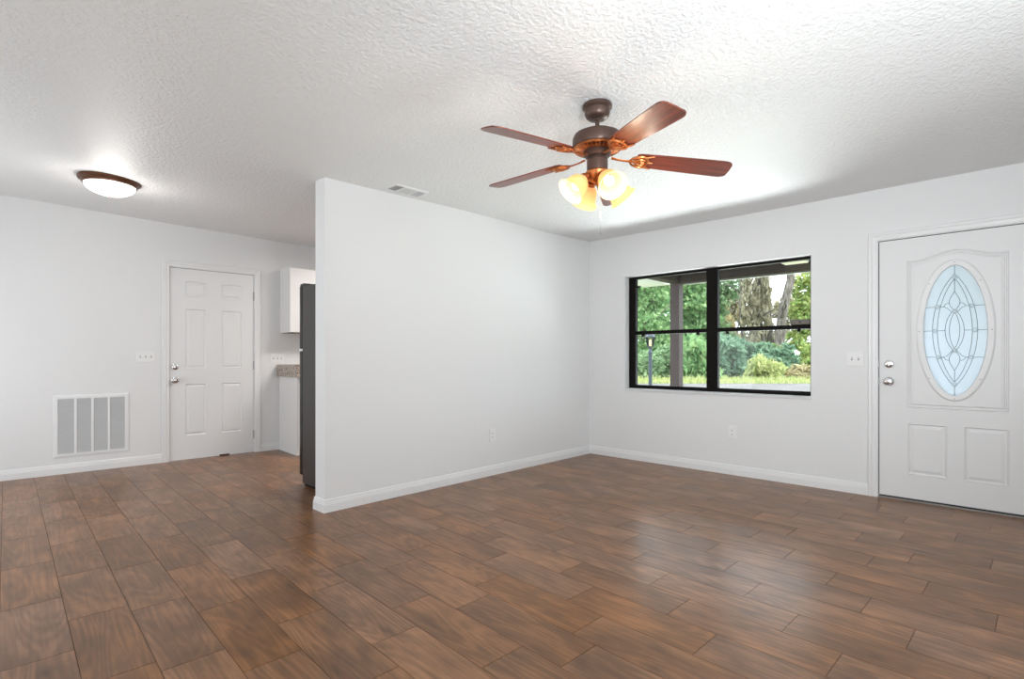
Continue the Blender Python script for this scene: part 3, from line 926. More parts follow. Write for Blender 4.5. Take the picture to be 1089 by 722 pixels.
# ------------------------------------------------------------------ ceiling fan
D0 = 2.76
R0 = (635.2 - 544.5) / 556.0 * D0
fc = FX * D0 + RX * R0
FZ = ceil_z(fc.x, fc.y) - 0.006
BZ = 2.168
fan = tag(empty('ceiling_fan', (fc.x, fc.y, FZ)), 'bronze ceiling fan with five brown wooden blades and four lit amber glass shades', 'ceiling fan')
dz = lambda z: z - FZ
mb = MB(); mb.lathe([(0, 0.008), (0.072, 0.008), (0.077, 0.003), (0.078, -0.012), (0.072, -0.018), (0.067, -0.022), (0.066, -0.042), (0.060, -0.058), (0.048, -0.068), (0.030, -0.072), (0, -0.072)], 40)
mb.build('canopy', M['bronze'], fan, smooth=True)
mb = MB(); mb.lathe([(0.0, -0.068), (0.020, -0.068), (0.018, -0.076), (0.013, -0.080), (0.0115, -0.082), (0.0115, -0.150), (0.020, -0.152), (0.022, -0.160), (0, -0.160)], 20)
mb.build('downrod', M['bronze'], fan, smooth=True)
mz = dz(2.288)
mb = MB(); mb.lathe([(0, mz + 0.012), (0.05, mz + 0.010), (0.095, mz), (0.122, mz - 0.014), (0.130, mz - 0.030), (0.131, mz - 0.070), (0.126, mz - 0.078), (0.120, mz - 0.080), (0.0, mz - 0.080)], 48)
mt_ = mb.build('motor_housing', M['bronze'], fan, smooth=True)
# copper sunburst ring on the flat underside of the motor
mb = MB()
mb.lathe([(0.1235, mz - 0.078), (0.1255, mz - 0.084), (0.1215, mz - 0.090), (0.1150, mz - 0.089), (0.1140, mz - 0.082)], 48)
mb.lathe([(0.080, mz - 0.082), (0.079, mz - 0.093), (0.072, mz - 0.096), (0.064, mz - 0.094), (0.063, mz - 0.082)], 40)
nr = 30
for k in range(nr):
    a = 2 * PI * (k + 0.5) / nr
    ca_, sa_ = math.cos(a), math.sin(a)
    mb.strip([[Vector((r_ * ca_ - t_ * sa_, r_ * sa_ + t_ * ca_, z_)) for t_, z_ in ((-wd_, zb_), (-wd_ * .6, zt_), (wd_ * .6, zt_), (wd_, zb_))]
              for r_, wd_, zb_, zt_ in ((0.076, 0.0048, mz - 0.080, mz - 0.0945), (0.096, 0.0068, mz - 0.080, mz - 0.0935), (0.117, 0.0086, mz - 0.080, mz - 0.0885))], True, False, True)
mb.build('sunburst_ring', M['copper'], fan, smooth=True, autos=40)
mz += 0.010
# flywheel dark ring
mb = MB(); mb.lathe([(0, mz - 0.096), (0.066, mz - 0.096), (0.070, mz - 0.104), (0.070, mz - 0.128), (0.062, mz - 0.138), (0, mz - 0.138)], 40)
mb.build('flywheel', M['bronze'], fan, smooth=True)
# switch housing
mb = MB(); mb.lathe([(0, mz - 0.130), (0.046, mz - 0.130), (0.048, mz - 0.146), (0.054, mz - 0.150), (0.0555, mz - 0.158), (0.055, mz - 0.208), (0.054, mz - 0.214), (0, mz - 0.214)], 36)
mb.build('switch_housing', M['bronze'], fan, smooth=True)
# light kit fitter
mb = MB(); mb.lathe([(0, mz - 0.212), (0.058, mz - 0.212), (0.064, mz - 0.220), (0.060, mz - 0.236), (0.046, mz - 0.256), (0.028, mz - 0.268), (0.012, mz - 0.274), (0.010, mz - 0.286), (0, mz - 0.288)], 36)
fit = mb.build('light_fitter', M['copper'], fan, smooth=True)
bz = dz(BZ)
PH = math.radians(25.2)
PITCH = math.radians(-12)
def blade_outline():
    # along x from the iron to the tip, half widths
    pts = []
    L0, L1 = 0.205, 0.690
    top = [(L0, 0.046), (L0 + 0.02, 0.055), (L0 + 0.10, 0.060), (0.50, 0.066), (0.635, 0.069)]
    tip = []
    for k in range(0, 9):
        t = k / 8 * PI / 2
        tip.append((0.652 + 0.045 * math.sin(t), 0.0690 - 0.030 * (1 - math.cos(t))))
    up = top + tip
    end = [(0.697, 0.030), (0.699, 0.0)]
    up = up + end
    return up + [(x, -y) for x, y in reversed(up[:-1])]
bo = blade_outline()
def make_blade():
    mb = MB()
    lo_ = [Vector((x, y, -0.003)) for x, y in bo]; hi_ = [Vector((x, y, 0.003)) for x, y in bo]
    R = mb.strip([lo_, hi_], True); mb.bm.faces.new(R[0]); mb.bm.faces.new(R[1])
    return mb
def make_iron():
    mb = MB()
    # arm from the flywheel out to the blade
    mb.tube([(0.075, 0, -0.004), (0.110, 0, -0.010), (0.150, 0, -0.012), (0.185, 0, -0.010)], [0.009, 0.007, 0.007, 0.010], 8, flat=0.6)
    # scrolled holder: outer loop, inner scrolls
    n = 40
    loop = []
    for k in range(n):
        a = 2 * PI * k / n
        loop.append((0.225 + 0.045 * math.cos(a) - 0.006 * math.cos(2 * a), 0.047 * math.sin(a), -0.010))
    mb.tube(loop, 0.0062, 6, closed=True)
    for sg in (-1, 1):
        mb.tube([(0.185, 0, -0.011), (0.205, sg * 0.012, -0.012), (0.228, sg * 0.026, -0.012), (0.248, sg * 0.020, -0.012), (0.246, sg * 0.006, -0.012), (0.230, sg * 0.006, -0.012)], 0.0045, 6)
        mb.tube([(0.245, sg * 0.040, -0.010), (0.272, sg * 0.050, -0.009), (0.292, sg * 0.056, -0.008)], [0.006, 0.005, 0.003], 6)
    mb.tube([(0.262, 0, -0.010), (0.280, 0, -0.009), (0.292, 0, -0.008)], [0.006, 0.005, 0.003], 6)
    # backing leaf
    pts = [(0.190 + 0.085 * (k / 12), 0.040 * math.sin(PI * (0.12 + 0.80 * k / 12)), -0.0045) for k in range(13)]
    ol = pts + [(x, -y, z) for x, y, z in reversed(pts)]
    R = mb.strip([[Vector(p) for p in ol], [Vector((p[0], p[1], p[2] - 0.004)) for p in ol]], True)
    mb.bm.faces.new(R[0]); mb.bm.faces.new(R[1])
    return mb
b0 = i0 = None
for k in range(5):
    if k == 0:
        b0 = make_blade().build('fan_blade', M['blade'], fan); bl = b0
        i0 = make_iron().build('blade_iron', M['copper'], fan, smooth=True, autos=50); ir = i0
    else:
        bl = b0.copy(); ir = i0.copy()
        C.objects.link(bl); C.objects.link(ir); bl.parent = fan; ir.parent = fan
    rot = Matrix.Rotation(math.radians(2.2), 4, FX) @ Matrix.Rotation(PH + 2 * PI * k / 5, 4, 'Z') @ Matrix.Rotation(math.atan(0.071), 4, 'Y') @ Matrix.Rotation(PITCH, 4, 'X')
    for o in (bl, ir): o.matrix_basis = Matrix.Translation((0, 0, bz)) @ rot
# four bell shades
SA = math.atan2(-0.69, -0.724) + math.radians(20)
for k in range(4):
    a = SA + k * PI / 2
    tilt = math.radians(46)
    base = Vector((0.050 * math.cos(a), 0.050 * math.sin(a), mz - 0.232))
    dirv = Vector((math.cos(a) * math.sin(tilt), math.sin(a) * math.sin(tilt), -math.cos(tilt)))
    mtx = Matrix.Translation(base) @ dirv.to_track_quat('Z', 'Y').to_matrix().to_4x4()
    mb = MB(); mb.lathe([(0, 0.0), (0.012, 0.0), (0.013, 0.020), (0.024, 0.024), (0.027, 0.030), (0.027, 0.046), (0.024, 0.050), (0, 0.050)], 20, mtx)
    arm = mb.build('shade_holder', M['copper'], fan, smooth=True)
    mb = MB(); mb.lathe([(0.026, 0.040), (0.032, 0.048), (0.044, 0.060), (0.053, 0.078), (0.057, 0.100), (0.060, 0.120), (0.067, 0.138), (0.078, 0.150),
                         (0.0765, 0.1515), (0.065, 0.139), (0.058, 0.121), (0.055, 0.100), (0.051, 0.079), (0.042, 0.062), (0.030, 0.050)], 32, mtx)
    sh = mb.build('glass_shade', M['shade_glass'], fan, smooth=True)
    mb = MB(); mb.lathe([(0.010, 0.046), (0.012, 0.060), (0.022, 0.076), (0.027, 0.094), (0.024, 0.108), (0.014, 0.118), (0, 0.121)], 20, mtx)
    mb.build('light_bulb', M['bulb'], sh, smooth=True)
    p = Vector((fc.x, fc.y, FZ)) + base + dirv * 0.19
    lamp('fan_bulb_glow', 'POINT', p, 2.0, (1.0, 0.86, 0.68), size=0.045)
# pull chain
mb = MB(); mb.tube([(0.012, -0.010, mz - 0.28), (0.012, -0.010, mz - 0.53)], 0.0007, 6)
mb.lathe([(0, mz - 0.53), (0.0025, mz - 0.532), (0.003, mz - 0.540), (0, mz - 0.545)], 10, Matrix.Translation((0.012, -0.010, 0)))
mb.build('pull_chain', M['chrome'], fan)

# ------------------------------------------------------------------ refrigerator behind the partition end
fx0, fx1, fy0, fy1 = 2.02, 2.72, YP + TP + 0.03, 4.432
fr = tag(empty('refrigerator', (2.37, 4.05, 0)), 'tall black refrigerator standing behind the partition end', 'refrigerator')
mf = lambda x, y, z: (x - 2.37, y - 4.05, z)
mb = MB(); mb.box((fx0, fy0, 0.022), (fx1, fy1, 1.722), 0.008, mapf=mf)
mb.build('cabinet_body', M['fridge_side'], fr)
mb = MB(); mb.box((fx0 + 0.02, fy0 + 0.02, 0.0), (fx1 - 0.02, fy1 - 0.01, 0.024), mapf=mf)
mb.build('base_grille', M['gasket'], fr)
for za, zb, nm in ((0.085, 1.163, 'fridge_door'), (1.181, 1.730, 'freezer_door')):
    mb = MB(); mb.box((fx0 + 0.004, fy1 + 0.012, za), (fx1 - 0.004, fy1 + 0.066, zb), 0.012, 3, mapf=mf)
    dr = mb.build(nm, M['fridge_door'], fr)
    q = MB(); q.box((fx0 + 0.012, fy1 - 0.001, za + 0.008), (fx1 - 0.012, fy1 + 0.013, zb - 0.008), mapf=mf)
    q.build('door_gasket', M['gasket'], dr)
    q = MB()
    h0, h1 = (0.62, 1.12) if nm == 'fridge_door' else (1.22, 1.52)
    xh = fx1 - 0.07
    q.tube([mf(xh, fy1 + 0.064, h0), mf(xh, fy1 + 0.105, h0 + 0.02), mf(xh, fy1 + 0.105, h1 - 0.02), mf(xh, fy1 + 0.064, h1)], 0.012, 10)
    q.build('door_handle', M['fridge_door'], dr)
mb = MB()
pts = [(fy1 - 0.10, 1.720), (fy1 - 0.075, 1.740), (fy1 - 0.02, 1.748), (fy1 + 0.05, 1.745), (fy1 + 0.062, 1.731), (fy1 + 0.062, 1.722)]
mb.strip([[mf(x, y, z) for y, z in pts] for x in (fx0 + 0.01, fx0 + 0.10)], True, False, True)
mb.build('hinge_cover', M['fridge_door'], fr)
mb = MB(); mb.box((fx0 + 0.006, fy1 + 0.010, 1.163), (fx0 + 0.05, fy1 + 0.070, 1.181), 0.002, mapf=mf)
o = mb.build('middle_hinge', M['plate'], fr); o['label'] = 'pale hinge bracket between the two doors'

# ------------------------------------------------------------------ kitchen cabinets on the left wall
KU = 2.245
def wlk(u, d, z): return WL(u, z, d)
bc = tag(empty('base_cabinet', WL(2.7, 0, 0.3)), 'white base cabinet end under the granite counter', 'cabinet')
bco = Vector(WL(2.7, 0, 0.3))
mk = lambda u, d, z: tuple(Vector(WL(u, z, d)) - bco)
mb = MB(); mb.box((KU, 0.004, 0.0), (3.6, 0.585, 0.884), 0.002, mapf=mk)
mb.build('cabinet_body', M['cabinet'], bc)
for k in range(3):
    a = KU + 0.01 + k * 0.45
    q = MB(); q.box((a, 0.585, 0.11), (a + 0.43, 0.604, 0.70), 0.003, mapf=mk); dd = q.build('cabinet_door', M['cabinet'], bc)
    q = MB(); q.box((a, 0.585, 0.715), (a + 0.43, 0.604, 0.872), 0.003, mapf=mk); q.build('drawer_front', M['cabinet'], bc)
    q = MB(); q.lathe(bolt_profile(0.014), 12, put_on(lambda u, z, d: mk(u, d, z), a + 0.38, 0.64, 0.604)); q.build('cabinet_knob', M['chrome'], dd, smooth=True)
mb = MB(); mb.box((KU - 0.012, 0.0, 0.0), (KU, 0.59, 0.018), 0.003, mapf=mk)
mb.build('shoe_moulding', M['trim'], bc)
ct = tag(empty('granite_countertop', WL(2.7, 0.885, 0.3)), 'speckled brown granite counter end behind the refrigerator', 'countertop')
mc = lambda u, d, z: tuple(Vector(WL(u, z, d)) - Vector(WL(2.7, 0.885, 0.3)))
mb = MB(); mb.box((KU - 0.03, 0.002, 0.8845), (3.6, 0.63, 0.922), 0.004, mapf=mc)
mb.build('counter_slab', M['granite'], ct)
mb = MB(); mb.box((KU - 0.03, 0.002, 0.922), (3.6, 0.022, 1.024), 0.002, mapf=mc)
mb.build('backsplash', M['granite'], ct)
mb = MB(); mb.box((KU - 0.03, 0.022, 0.922), (KU - 0.008, 0.63, 1.024), 0.002, mapf=mc)
mb.build('side_splash', M['granite'], ct)
uc = tag(empty('wall_cabinet', WL(2.7, 1.40, 0.15)), 'white wall cabinet hanging above the counter', 'cabinet')
mu = lambda u, d, z: tuple(Vector(WL(u, z, d)) - Vector(WL(2.7, 1.40, 0.15)))
mb = MB(); mb.box((KU + 0.01, 0.002, 1.405), (3.6, 0.300, 2.165), 0.002, mapf=mu)
mb.build('cabinet_body', M['cabinet'], uc)
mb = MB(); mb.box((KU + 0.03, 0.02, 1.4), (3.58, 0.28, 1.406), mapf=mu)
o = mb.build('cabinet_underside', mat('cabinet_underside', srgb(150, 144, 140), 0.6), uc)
for k in range(3):
    a = KU + 0.013 + k * 0.45
    q = MB(); q.box((a, 0.300, 1.408), (a + 0.44, 0.319, 2.162), 0.003, mapf=mu); dd = q.build('cabinet_door', M['cabinet'], uc)
    q = MB(); q.lathe(bolt_profile(0.014), 12, put_on(lambda u, z, d: mu(u, d, z), a + 0.40, 1.46, 0.319)); q.build('cabinet_knob', M['chrome'], dd, smooth=True)

# ------------------------------------------------------------------ outside: porch
mb = MB(); mb.box((5.21, -1.2, -0.25), (7.5, 3.8, -0.10))
struct(mb.build('porch_slab', M['road']), 'concrete porch floor outside the window', 'porch floor')
mb = MB()
mb.box((5.21, -1.2, 2.31), (7.36, 3.66, 2.36))
mb.box((7.20, -1.2, 2.19), (7.34, 3.64, 2.31), 0.004)
mb.box((5.21, 3.50, 2.20), (7.20, 3.64, 2.31), 0.004)
struct(mb.build('porch_ceiling', M['beam']), 'dark brown porch ceiling and beams outside the window', 'porch roof')
mb = MB()
mb.box((7.34, -1.2, 2.185), (7.38, 3.70, 2.36))
mb.box((5.21, 3.665, 2.235), (7.36, 3.70, 2.36))
mb.box((5.21, 3.80, 2.24), (7.62, 4.25, 2.275))
mb.box((5.21, 3.66, 2.362), (7.62, 4.25, 2.42))
mb.box((7.58, 3.80, 2.24), (7.62, 4.25, 2.42))
struct(mb.build('porch_eave', M['eave']), 'white soffit and drip edge of the porch roof', 'porch eave')
pp = tag(empty('porch_post', (7.27, 3.57, -0.10)), 'square taupe porch post outside the left half of the window', 'post')
mb = MB(); mb.box((-0.07, -0.07, 0.02), (0.07, 0.07, 2.292), 0.006)
mb.build('post_shaft', M['post'], pp)
mb = MB(); mb.box((-0.085, -0.085, 0.0), (0.085, 0.085, 0.02), 0.004)
mb.build('post_foot', M['hinge'], pp)
pl_ = tag(empty('porch_ceiling_panel', (6.98, 1.93, 2.31)), 'ivory rectangular panel on the porch ceiling', 'porch light')
mb = MB(); mb.box((-0.21, -0.13, -0.035), (0.20, 0.13, -0.002), 0.006)
mb.build('panel_face', mat('ivory_panel', srgb(236, 232, 205), 0.5, emit=(1, 0.96, 0.8), estr=0.35), pl_)  # ivory panel with a faint glow of its own
mb = MB(); sweep(mb, [(-0.21, -0.13), (0.20, -0.13), (0.20, 0.13), (-0.21, 0.13)], [(-0.006, 0.0), (-0.006, 0.02), (0.004, 0.02), (0.004, 0.0)], lambda x, y, b: (x, y, -b), closed=True)
mb.build('panel_rim', M['eave'], pl_)

# ------------------------------------------------------------------ outside: yard
GZ_ = -0.22
def yard(depth, side, z=GZ_):      # metres straight out along the view of the room, and to the right of it
    p = FX * depth + RX * side
    return Vector((p.x, p.y, z))
def ground_quad(name, d0, d1, s0, s1, z, m, label, cat, dz=0.04):
    mb = MB()
    a = [yard(d0, s0, z), yard(d0, s1, z), yard(d1, s1, z), yard(d1, s0, z)]
    b = [p - Vector((0, 0, dz)) for p in a]
    mb.strip([a, b], True); mb.bm.faces.new([mb.bm.verts.new(p) for p in a]); mb.bm.faces.new([mb.bm.verts.new(p) for p in b])
    return struct(mb.build(name, m), label, cat)
mb = MB(); mb.box((5.22, -60, GZ_ - 0.2), (120, 80, GZ_))
struct(mb.build('lawn', M['grass_ground']), 'pale green lawn outside the window', 'lawn')
ground_quad('driveway', 13.5, 26.5, -4, 32, GZ_ + 0.045, M['road'], 'pale strip of driveway across the yard', 'driveway')

# lamp post
lp = yard(11.9, (691.6 - 544.5) / 556 * 11.9, GZ_)
lm = tag(empty('lamp_post', lp), 'blue-grey lantern lamp post in the yard', 'lamp post')
mb = MB(); mb.lathe([(0, 0), (0.10, 0), (0.10, 0.03), (0.055, 0.06), (0.043, 0.10), (0.041, 1.42), (0.050, 1.43), (0.050, 1.47), (0.030, 1.50), (0.030, 1.55), (0.062, 1.57), (0.062, 1.585), (0, 1.585)], 20)
mb.build('pole', M['lamp_pole'], lm, smooth=True)
mb = MB(); mb.lathe([(0.066, 1.585), (0.100, 1.80), (0.098, 1.80), (0.064, 1.587)], 6)
mb.build('lantern_glass', glass_thin('lantern_glass', (0.93, 0.93, 0.92, 1)), lm)
mb = MB()
for k in range(6):
    a = 2 * PI * k / 6
    mb.tube([(0.066 * math.cos(a), 0.066 * math.sin(a), 1.585), (0.101 * math.cos(a), 0.101 * math.sin(a), 1.805)], 0.006, 6)
mb.build('lantern_bars', M['lamp_pole'], lm)
mb = MB(); mb.lathe([(0.0, 1.60), (0.022, 1.60), (0.030, 1.66), (0.024, 1.72), (0.0, 1.755)], 14)
mb.build('flame_bulb', M['bulb_orange'], lm, smooth=True)
mb = MB(); mb.lathe([(0, 1.80), (0.122, 1.80), (0.118, 1.815), (0.075, 1.862), (0.030, 1.882), (0.014, 1.890), (0.012, 1.905), (0, 1.910)], 6)
mb.build('lantern_cap', M['lamp_pole'], lm)

# ------------------------------------------------------------------ outside: trees and shrubs
def leaves(name, m, blobs, n, size, parent, seed, droop=0.0, aspect=1.6, up=0.0):
    """leaf sprays filling a set of ellipsoids, one mesh"""
    rs = np.random.RandomState(seed)
    vol = np.array([b[3] * b[4] * b[5] for b in blobs]) ** (2 / 3)
    cnt = np.maximum(4, (n * vol / vol.sum()).astype(int))
    V, col = [], []
    for (cx, cy, cz, rx, ry, rz), c in zip(blobs, cnt):
        d = rs.normal(size=(c, 3)); d /= np.linalg.norm(d, axis=1)[:, None]
        rad = rs.uniform(0.25, 1.0, size=(c, 1)) ** 0.6
        p = d * rad * np.array([rx, ry, rz]) + np.array([cx, cy, cz])
        p += rs.normal(scale=0.06 * (rx + rz) / 2, size=p.shape)
        a = rs.normal(size=(c, 3)); a[:, 2] += up - droop
        a /= np.linalg.norm(a, axis=1)[:, None]
        b = np.cross(a, rs.normal(size=(c, 3))); b /= np.linalg.norm(b, axis=1)[:, None]
        s = size * rs.uniform(0.55, 1.35, size=(c, 1))
        la, lb = a * s * aspect / 2, b * s / 2
        nrm = np.cross(a, b) * s * 0.12
        V.append(np.stack([p - la, p + lb + nrm, p + la, p - lb + nrm], 1))
        tone = np.clip(rs.normal(0.5, 0.26, size=c), 0, 1)
        col.append(np.repeat(tone, 4))
    V = np.concatenate(V).reshape(-1, 3); col = np.concatenate(col)
    nf = len(V) // 4
    me = bpy.data.meshes.new(name)
    me.from_pydata(V.tolist(), [], np.arange(nf * 4).reshape(nf, 4).tolist())
    ca = me.color_attributes.new('leaf', 'FLOAT_COLOR', 'POINT')
    ca.data.foreach_set('color', np.stack([col, col, col, np.ones_like(col)], 1).ravel().astype(np.float32))
    me.materials.append(m)
    o = bpy.data.objects.new(name, me); C.objects.link(o); o.parent = parent
    return o

def limb(mb, p0, p1, r0, r1, rs, wig=0.25, n=7):
    p0, p1 = Vector(p0), Vector(p1)
    pts, rr = [], []
    for k in range(n + 1):
        t = k / n
        w_ = Vector((rs.uniform(-1, 1), rs.uniform(-1, 1), 0)) * wig * math.sin(PI * t) * 0.6
        pts.append(p0.lerp(p1, t) + w_); rr.append(r0 + (r1 - r0) * t)
    mb.tube(pts, rr, 10)
    return pts

def tree(name, label, pos, m, trunks, blobs, n, size, seed, group=None, **kw):
    """trunks: (base dx, base dr, top dx, top height, r0, r1); dx to the right of the view, dr away from it"""
    root = tag(empty(name, pos), label, 'tree', group)
    rs = random.Random(seed)
    V3 = lambda s, d, z: RX * s + FX * d + Vector((0, 0, z))
    if trunks:
        mb = MB(); tops = []
        for s0, dd0, s1, hgt, r0, r1 in trunks:
            pts = limb(mb, V3(s0, dd0, -0.05), V3(s1, dd0 + 0.3, hgt), r0, r1, rs, 0.35)
            for q in range(4):
                k = rs.randint(3, 6)
                b0_ = pts[k]; ang = rs.uniform(0, 2 * PI); ln = rs.uniform(1.0, 2.2)
                limb(mb, b0_, b0_ + Vector((math.cos(ang) * ln, math.sin(ang) * ln, ln * rs.uniform(0.4, 1.0))), r1 * 0.55, 0.025, rs, 0.2, 5)
        mb.build('trunk', M['bark'], root, smooth=True, autos=80)
    bl_ = []
    for s, d, z, a, b, c in blobs:
        p = V3(s, d, z); bl_.append((p.x, p.y, p.z, a, b, c))
    leaves('foliage', m, bl_, n, size, root, seed, **kw)
    return root
def side_at(px, depth): return (px - 544.5) / 556.0 * depth

G1 = 'trees beyond the yard'
# left half: fresh green broadleaf thicket
def rb(rs, k, hw, z0, z1, r, dd=1.0):
    return [(rs.uniform(-hw, hw), rs.uniform(-dd, dd), rs.uniform(z0, z1), r * rs.uniform(.7, 1.3), r * rs.uniform(.7, 1.3), r * rs.uniform(.6, 1.0)) for _ in range(k)]
q = random.Random(11)
D = 36.5
tree('broadleaf_tree', 'fresh green bushy tree behind the lamp post', yard(D, side_at(682, D)), M['leaf_green'], [(0, 0, .3, 5.5, .20, .09), (-.6, .3, -1.2, 5, .14, .07)], rb(q, 34, 1.7, 0.8, 9.0, 0.95, .7), 6500, 0.24, 1, G1)
D = 41
tree('broadleaf_tree', 'fresh green bushy tree behind the porch post', yard(D, side_at(726, D)), M['leaf_green'], [(0, 0, -.4, 6.5, .2, .08)], rb(q, 36, 2.3, 0.8, 9.6, 1.0, .8), 6800, 0.26, 2, G1)
D = 45.5
tree('broadleaf_tree', 'grey-green tree behind the middle bar of the window', yard(D, side_at(752, D)), M['leaf_mid'], [(0, 0, .4, 7, .2, .08)], rb(q, 34, 2.4, 0.8, 9.4, 1.0, .8), 5400, 0.27, 3, G1)
# right half: old vine-hung trees with thick trunks
D = 49.5
tree('slender_tree', 'thin dark slanting tree with tan leaves left in the right window half', yard(D, side_at(785, D)), M['leaf_olive'], [(0, 0, .15, 9.5, .10, .05), (-0.7, .3, -1.9, 5.6, .07, .03)], [(-1.0, 0, 4.3, 1.0, .7, 1.3), (-.3, .3, 3.0, 1.2, .7, .9), (.5, .4, 5.6, .5, .5, .9), (-1.4, 0, 6.0, .5, .5, .5), (.8, 0, 8.0, .8, .7, .6), (.2, 0, 1.4, 1.4, .7, 1.2)], 2000, 0.23, 4, G1)
D = 39.5
tree('vine_hung_tree', 'old grey tree draped in hanging tan vines', yard(D, side_at(803, D)), M['leaf_grey'], [(0, 0, .3, 9.8, .36, .24), (-.85, .4, -.8, 9.8, .15, .11), (.75, .2, .5, 9.8, .17, .10)],
     [(-.75, -.3, 5.6, .40, .4, 2.6), (-.2, -.5, 4.8, .34, .4, 2.6), (.65, -.3, 5.8, .36, .4, 2.8), (-.3, -.3, 1.8, 1.2, .6, 1.2), (.2, 0, 8.8, 1.2, .7, .6)], 1500, 0.20, 5, G1, droop=2.5, aspect=3.0)
D = 42.5
tree('thick_trunk_tree', 'upright thick grey trunk between vines and sky gap', yard(D, side_at(821, D)), M['leaf_mid'], [(0.1, 0, -.5, 10.5, .38, .26)], [(-.6, .3, 9.6, 1.0, .7, .5), (.6, .4, 1.8, 1.0, .7, 1.1), (-.6, .4, 1.8, .9, .7, 1.3)], 1100, 0.24, 6, G1)
D = 36.6
tree('leaning_tree', 'thick dark tree trunk leaning right in the right window half', yard(D, side_at(827, D)), M['leaf_yellow'], [(-.35, 0, 1.40, 9.4, .36, .24)], [(.0, .1, 1.5, .6, .5, 1.0)], 260, 0.22, 7, G1)
D = 39.0
tree('broadleaf_tree', 'yellow-green leafy tree at the right edge of the window', yard(D, side_at(857, D)), M['leaf_yellow'], [(.3, 0, .6, 6.0, .14, .06)], [(-.1, 0, 3.8, 1.2, .8, .9), (.2, .2, 5.3, 1.1, .8, 1.0), (.4, 0, 7.2, 1.1, .8, 1.0), (1.6, 0, 5.6, 1.3, .8, 1.6), (1.4, 0, 3.2, 1.2, .8, 1.2), (.7, .3, 8.8, 1.1, .8, .8), (-.5, .2, 2.6, .9, .8, .9), (.4, 0, 1.5, 1.2, .8, 1.0), (-.75, .1, 4.9, .55, .5, .8), (-.6, .1, 6.6, .5, .5, .9)], 4600, 0.22, 8, G1)
# far hedge line closing the view
D = 56
tree('far_thicket', 'hazy grey-green thicket far behind the vine-hung trees', yard(D, side_at(795, D)), M['leaf_grey'], [(0, 0, .5, 6, .15, .06), (2.5, 0, 2.0, 6, .15, .06)], rb(q, 48, 6.2, 0.4, 7.8, 1.2), 6400, 0.32, 9, G1)
D = 65
tree('far_thicket', 'dense green thicket far behind the lamp post and porch post', yard(D, side_at(672, D)), M['leaf_mid'], [(0, 0, .5, 6, .15, .06), (-2.5, 0, -2.0, 6, .15, .06)], rb(q, 120, 11.0, 0.4, 12.5, 1.5, .8), 13000, 0.36, 10, G1)
# understorey
G2 = 'shrubs along the yard edge'
def shrub(label, D, px, m, hw, h, k, n, size, seed, **kw):
    r = random.Random(seed)
    root = tag(empty('shrub', yard(D, side_at(px, D))), label, 'shrub', G2)
    V3 = lambda s, d, z: RX * s + FX * d + Vector((0, 0, z))
    mb = MB()
    for _ in range(5): limb(mb, V3(r.uniform(-.3, .3), 0, -0.05), V3(r.uniform(-hw, hw) * .7, r.uniform(-.3, .3), h * .7), .03, .012, r, .1, 4)
    mb.build('stem', M['bark'], root, smooth=True)
    bl_ = []
    for _ in range(k):
        s = r.uniform(-hw, hw); z = r.uniform(0.12, 1.0) * h * (1 - 0.35 * abs(s / hw))
        p = V3(s, r.uniform(-.6, .6), z); bl_.append((p.x, p.y, p.z, .5 * r.uniform(.7, 1.2), .5, .42))
    leaves('foliage', m, bl_, n, size, root, seed + 50, **kw)
shrub('leafy mid green shrub behind the lamp post foot', 29.6, 682, M['leaf_mid'], 0.9, 1.6, 14, 1500, .17, 21)
shrub('pale mid green shrub just left of the porch post', 32.2, 706, M['leaf_mid'], 1.1, 1.9, 13, 1300, .18, 22)
shrub('tall grassy green shrub right of the porch post', 29.8, 740, M['leaf_green'], 0.9, 2.5, 18, 1800, .19, 23, aspect=3.2, up=1.5)
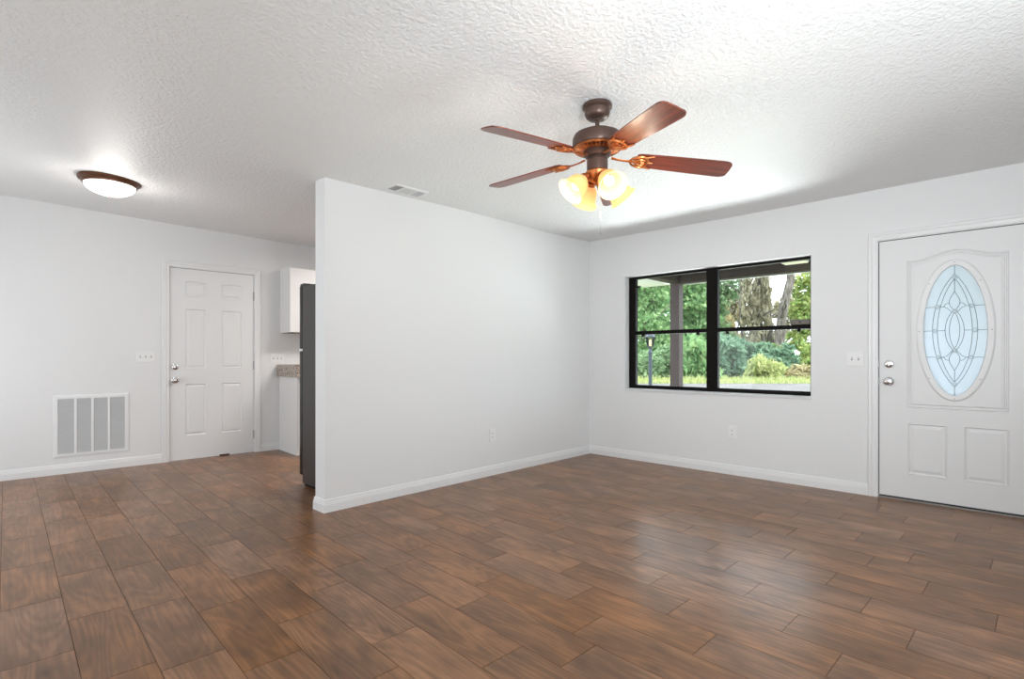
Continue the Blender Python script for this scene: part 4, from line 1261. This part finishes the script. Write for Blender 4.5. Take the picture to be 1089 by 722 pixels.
shrub('blue-green shrub beside the middle bar of the window', 32.2, 771, M['leaf_blue'], 1.2, 2.7, 20, 2100, .21, 24, aspect=2.4)
shrub('blue-green shrub under the vine-hung tree', 34.6, 797, M['leaf_blue'], 1.4, 2.8, 22, 2200, .21, 25, aspect=2.8)
shrub('dark green spiky shrub at the foot of the leaning trunk', 32.2, 828, M['leaf_blue'], 1.0, 2.2, 17, 1700, .20, 26, aspect=3.2)
shrub('bright straw-coloured shrub in front of the dark spiky shrub', 29.4, 810, M['leaf_straw'], 0.7, 1.35, 10, 850, .15, 27, aspect=2.6, up=1.0)
shrub('tan dry shrub at the bottom right of the window', 29.4, 852, M['leaf_olive'], 0.5, 1.1, 9, 800, .15, 28, aspect=2.6)
shrub('light green shrub at the right edge of the window', 34.6, 868, M['leaf_yellow'], 1.0, 2.3, 15, 1500, .18, 29)
# tall grass along the driveway
rs = np.random.RandomState(77)
n = 6000
dd = rs.uniform(26.6, 28.3, n); ss = rs.uniform(4, 20, n)
base = np.outer(dd, np.array(FX)) + np.outer(ss, np.array(RX)); base[:, 2] = GZ_
hgt = rs.uniform(0.10, 0.34, n) * (0.6 + 0.8 * (dd - 26.6) / 1.7)
ang = rs.uniform(0, PI, n); wd = rs.uniform(0.02, 0.05, n)
wv = np.stack([np.cos(ang) * wd, np.sin(ang) * wd, 0 * ang], 1)
ln = np.stack([rs.normal(0, .08, n), rs.normal(0, .08, n), hgt], 1)
V = np.stack([base - wv, base + wv, base + ln + wv * .15, base + ln - wv * .15], 1).reshape(-1, 3)
me = bpy.data.meshes.new('tall_grass')
me.from_pydata(V.tolist(), [], np.arange(n * 4).reshape(n, 4).tolist())
ca = me.color_attributes.new('leaf', 'FLOAT_COLOR', 'POINT')
tn = np.repeat(rs.uniform(0, 1, n), 4)
ca.data.foreach_set('color', np.stack([tn, tn, tn, np.ones_like(tn)], 1).ravel().astype(np.float32))
me.materials.append(M['leaf_straw'])
o = bpy.data.objects.new('tall_grass', me); C.objects.link(o)
tag(o, 'pale tall grass along the far side of the driveway', 'grass', None, 'stuff')
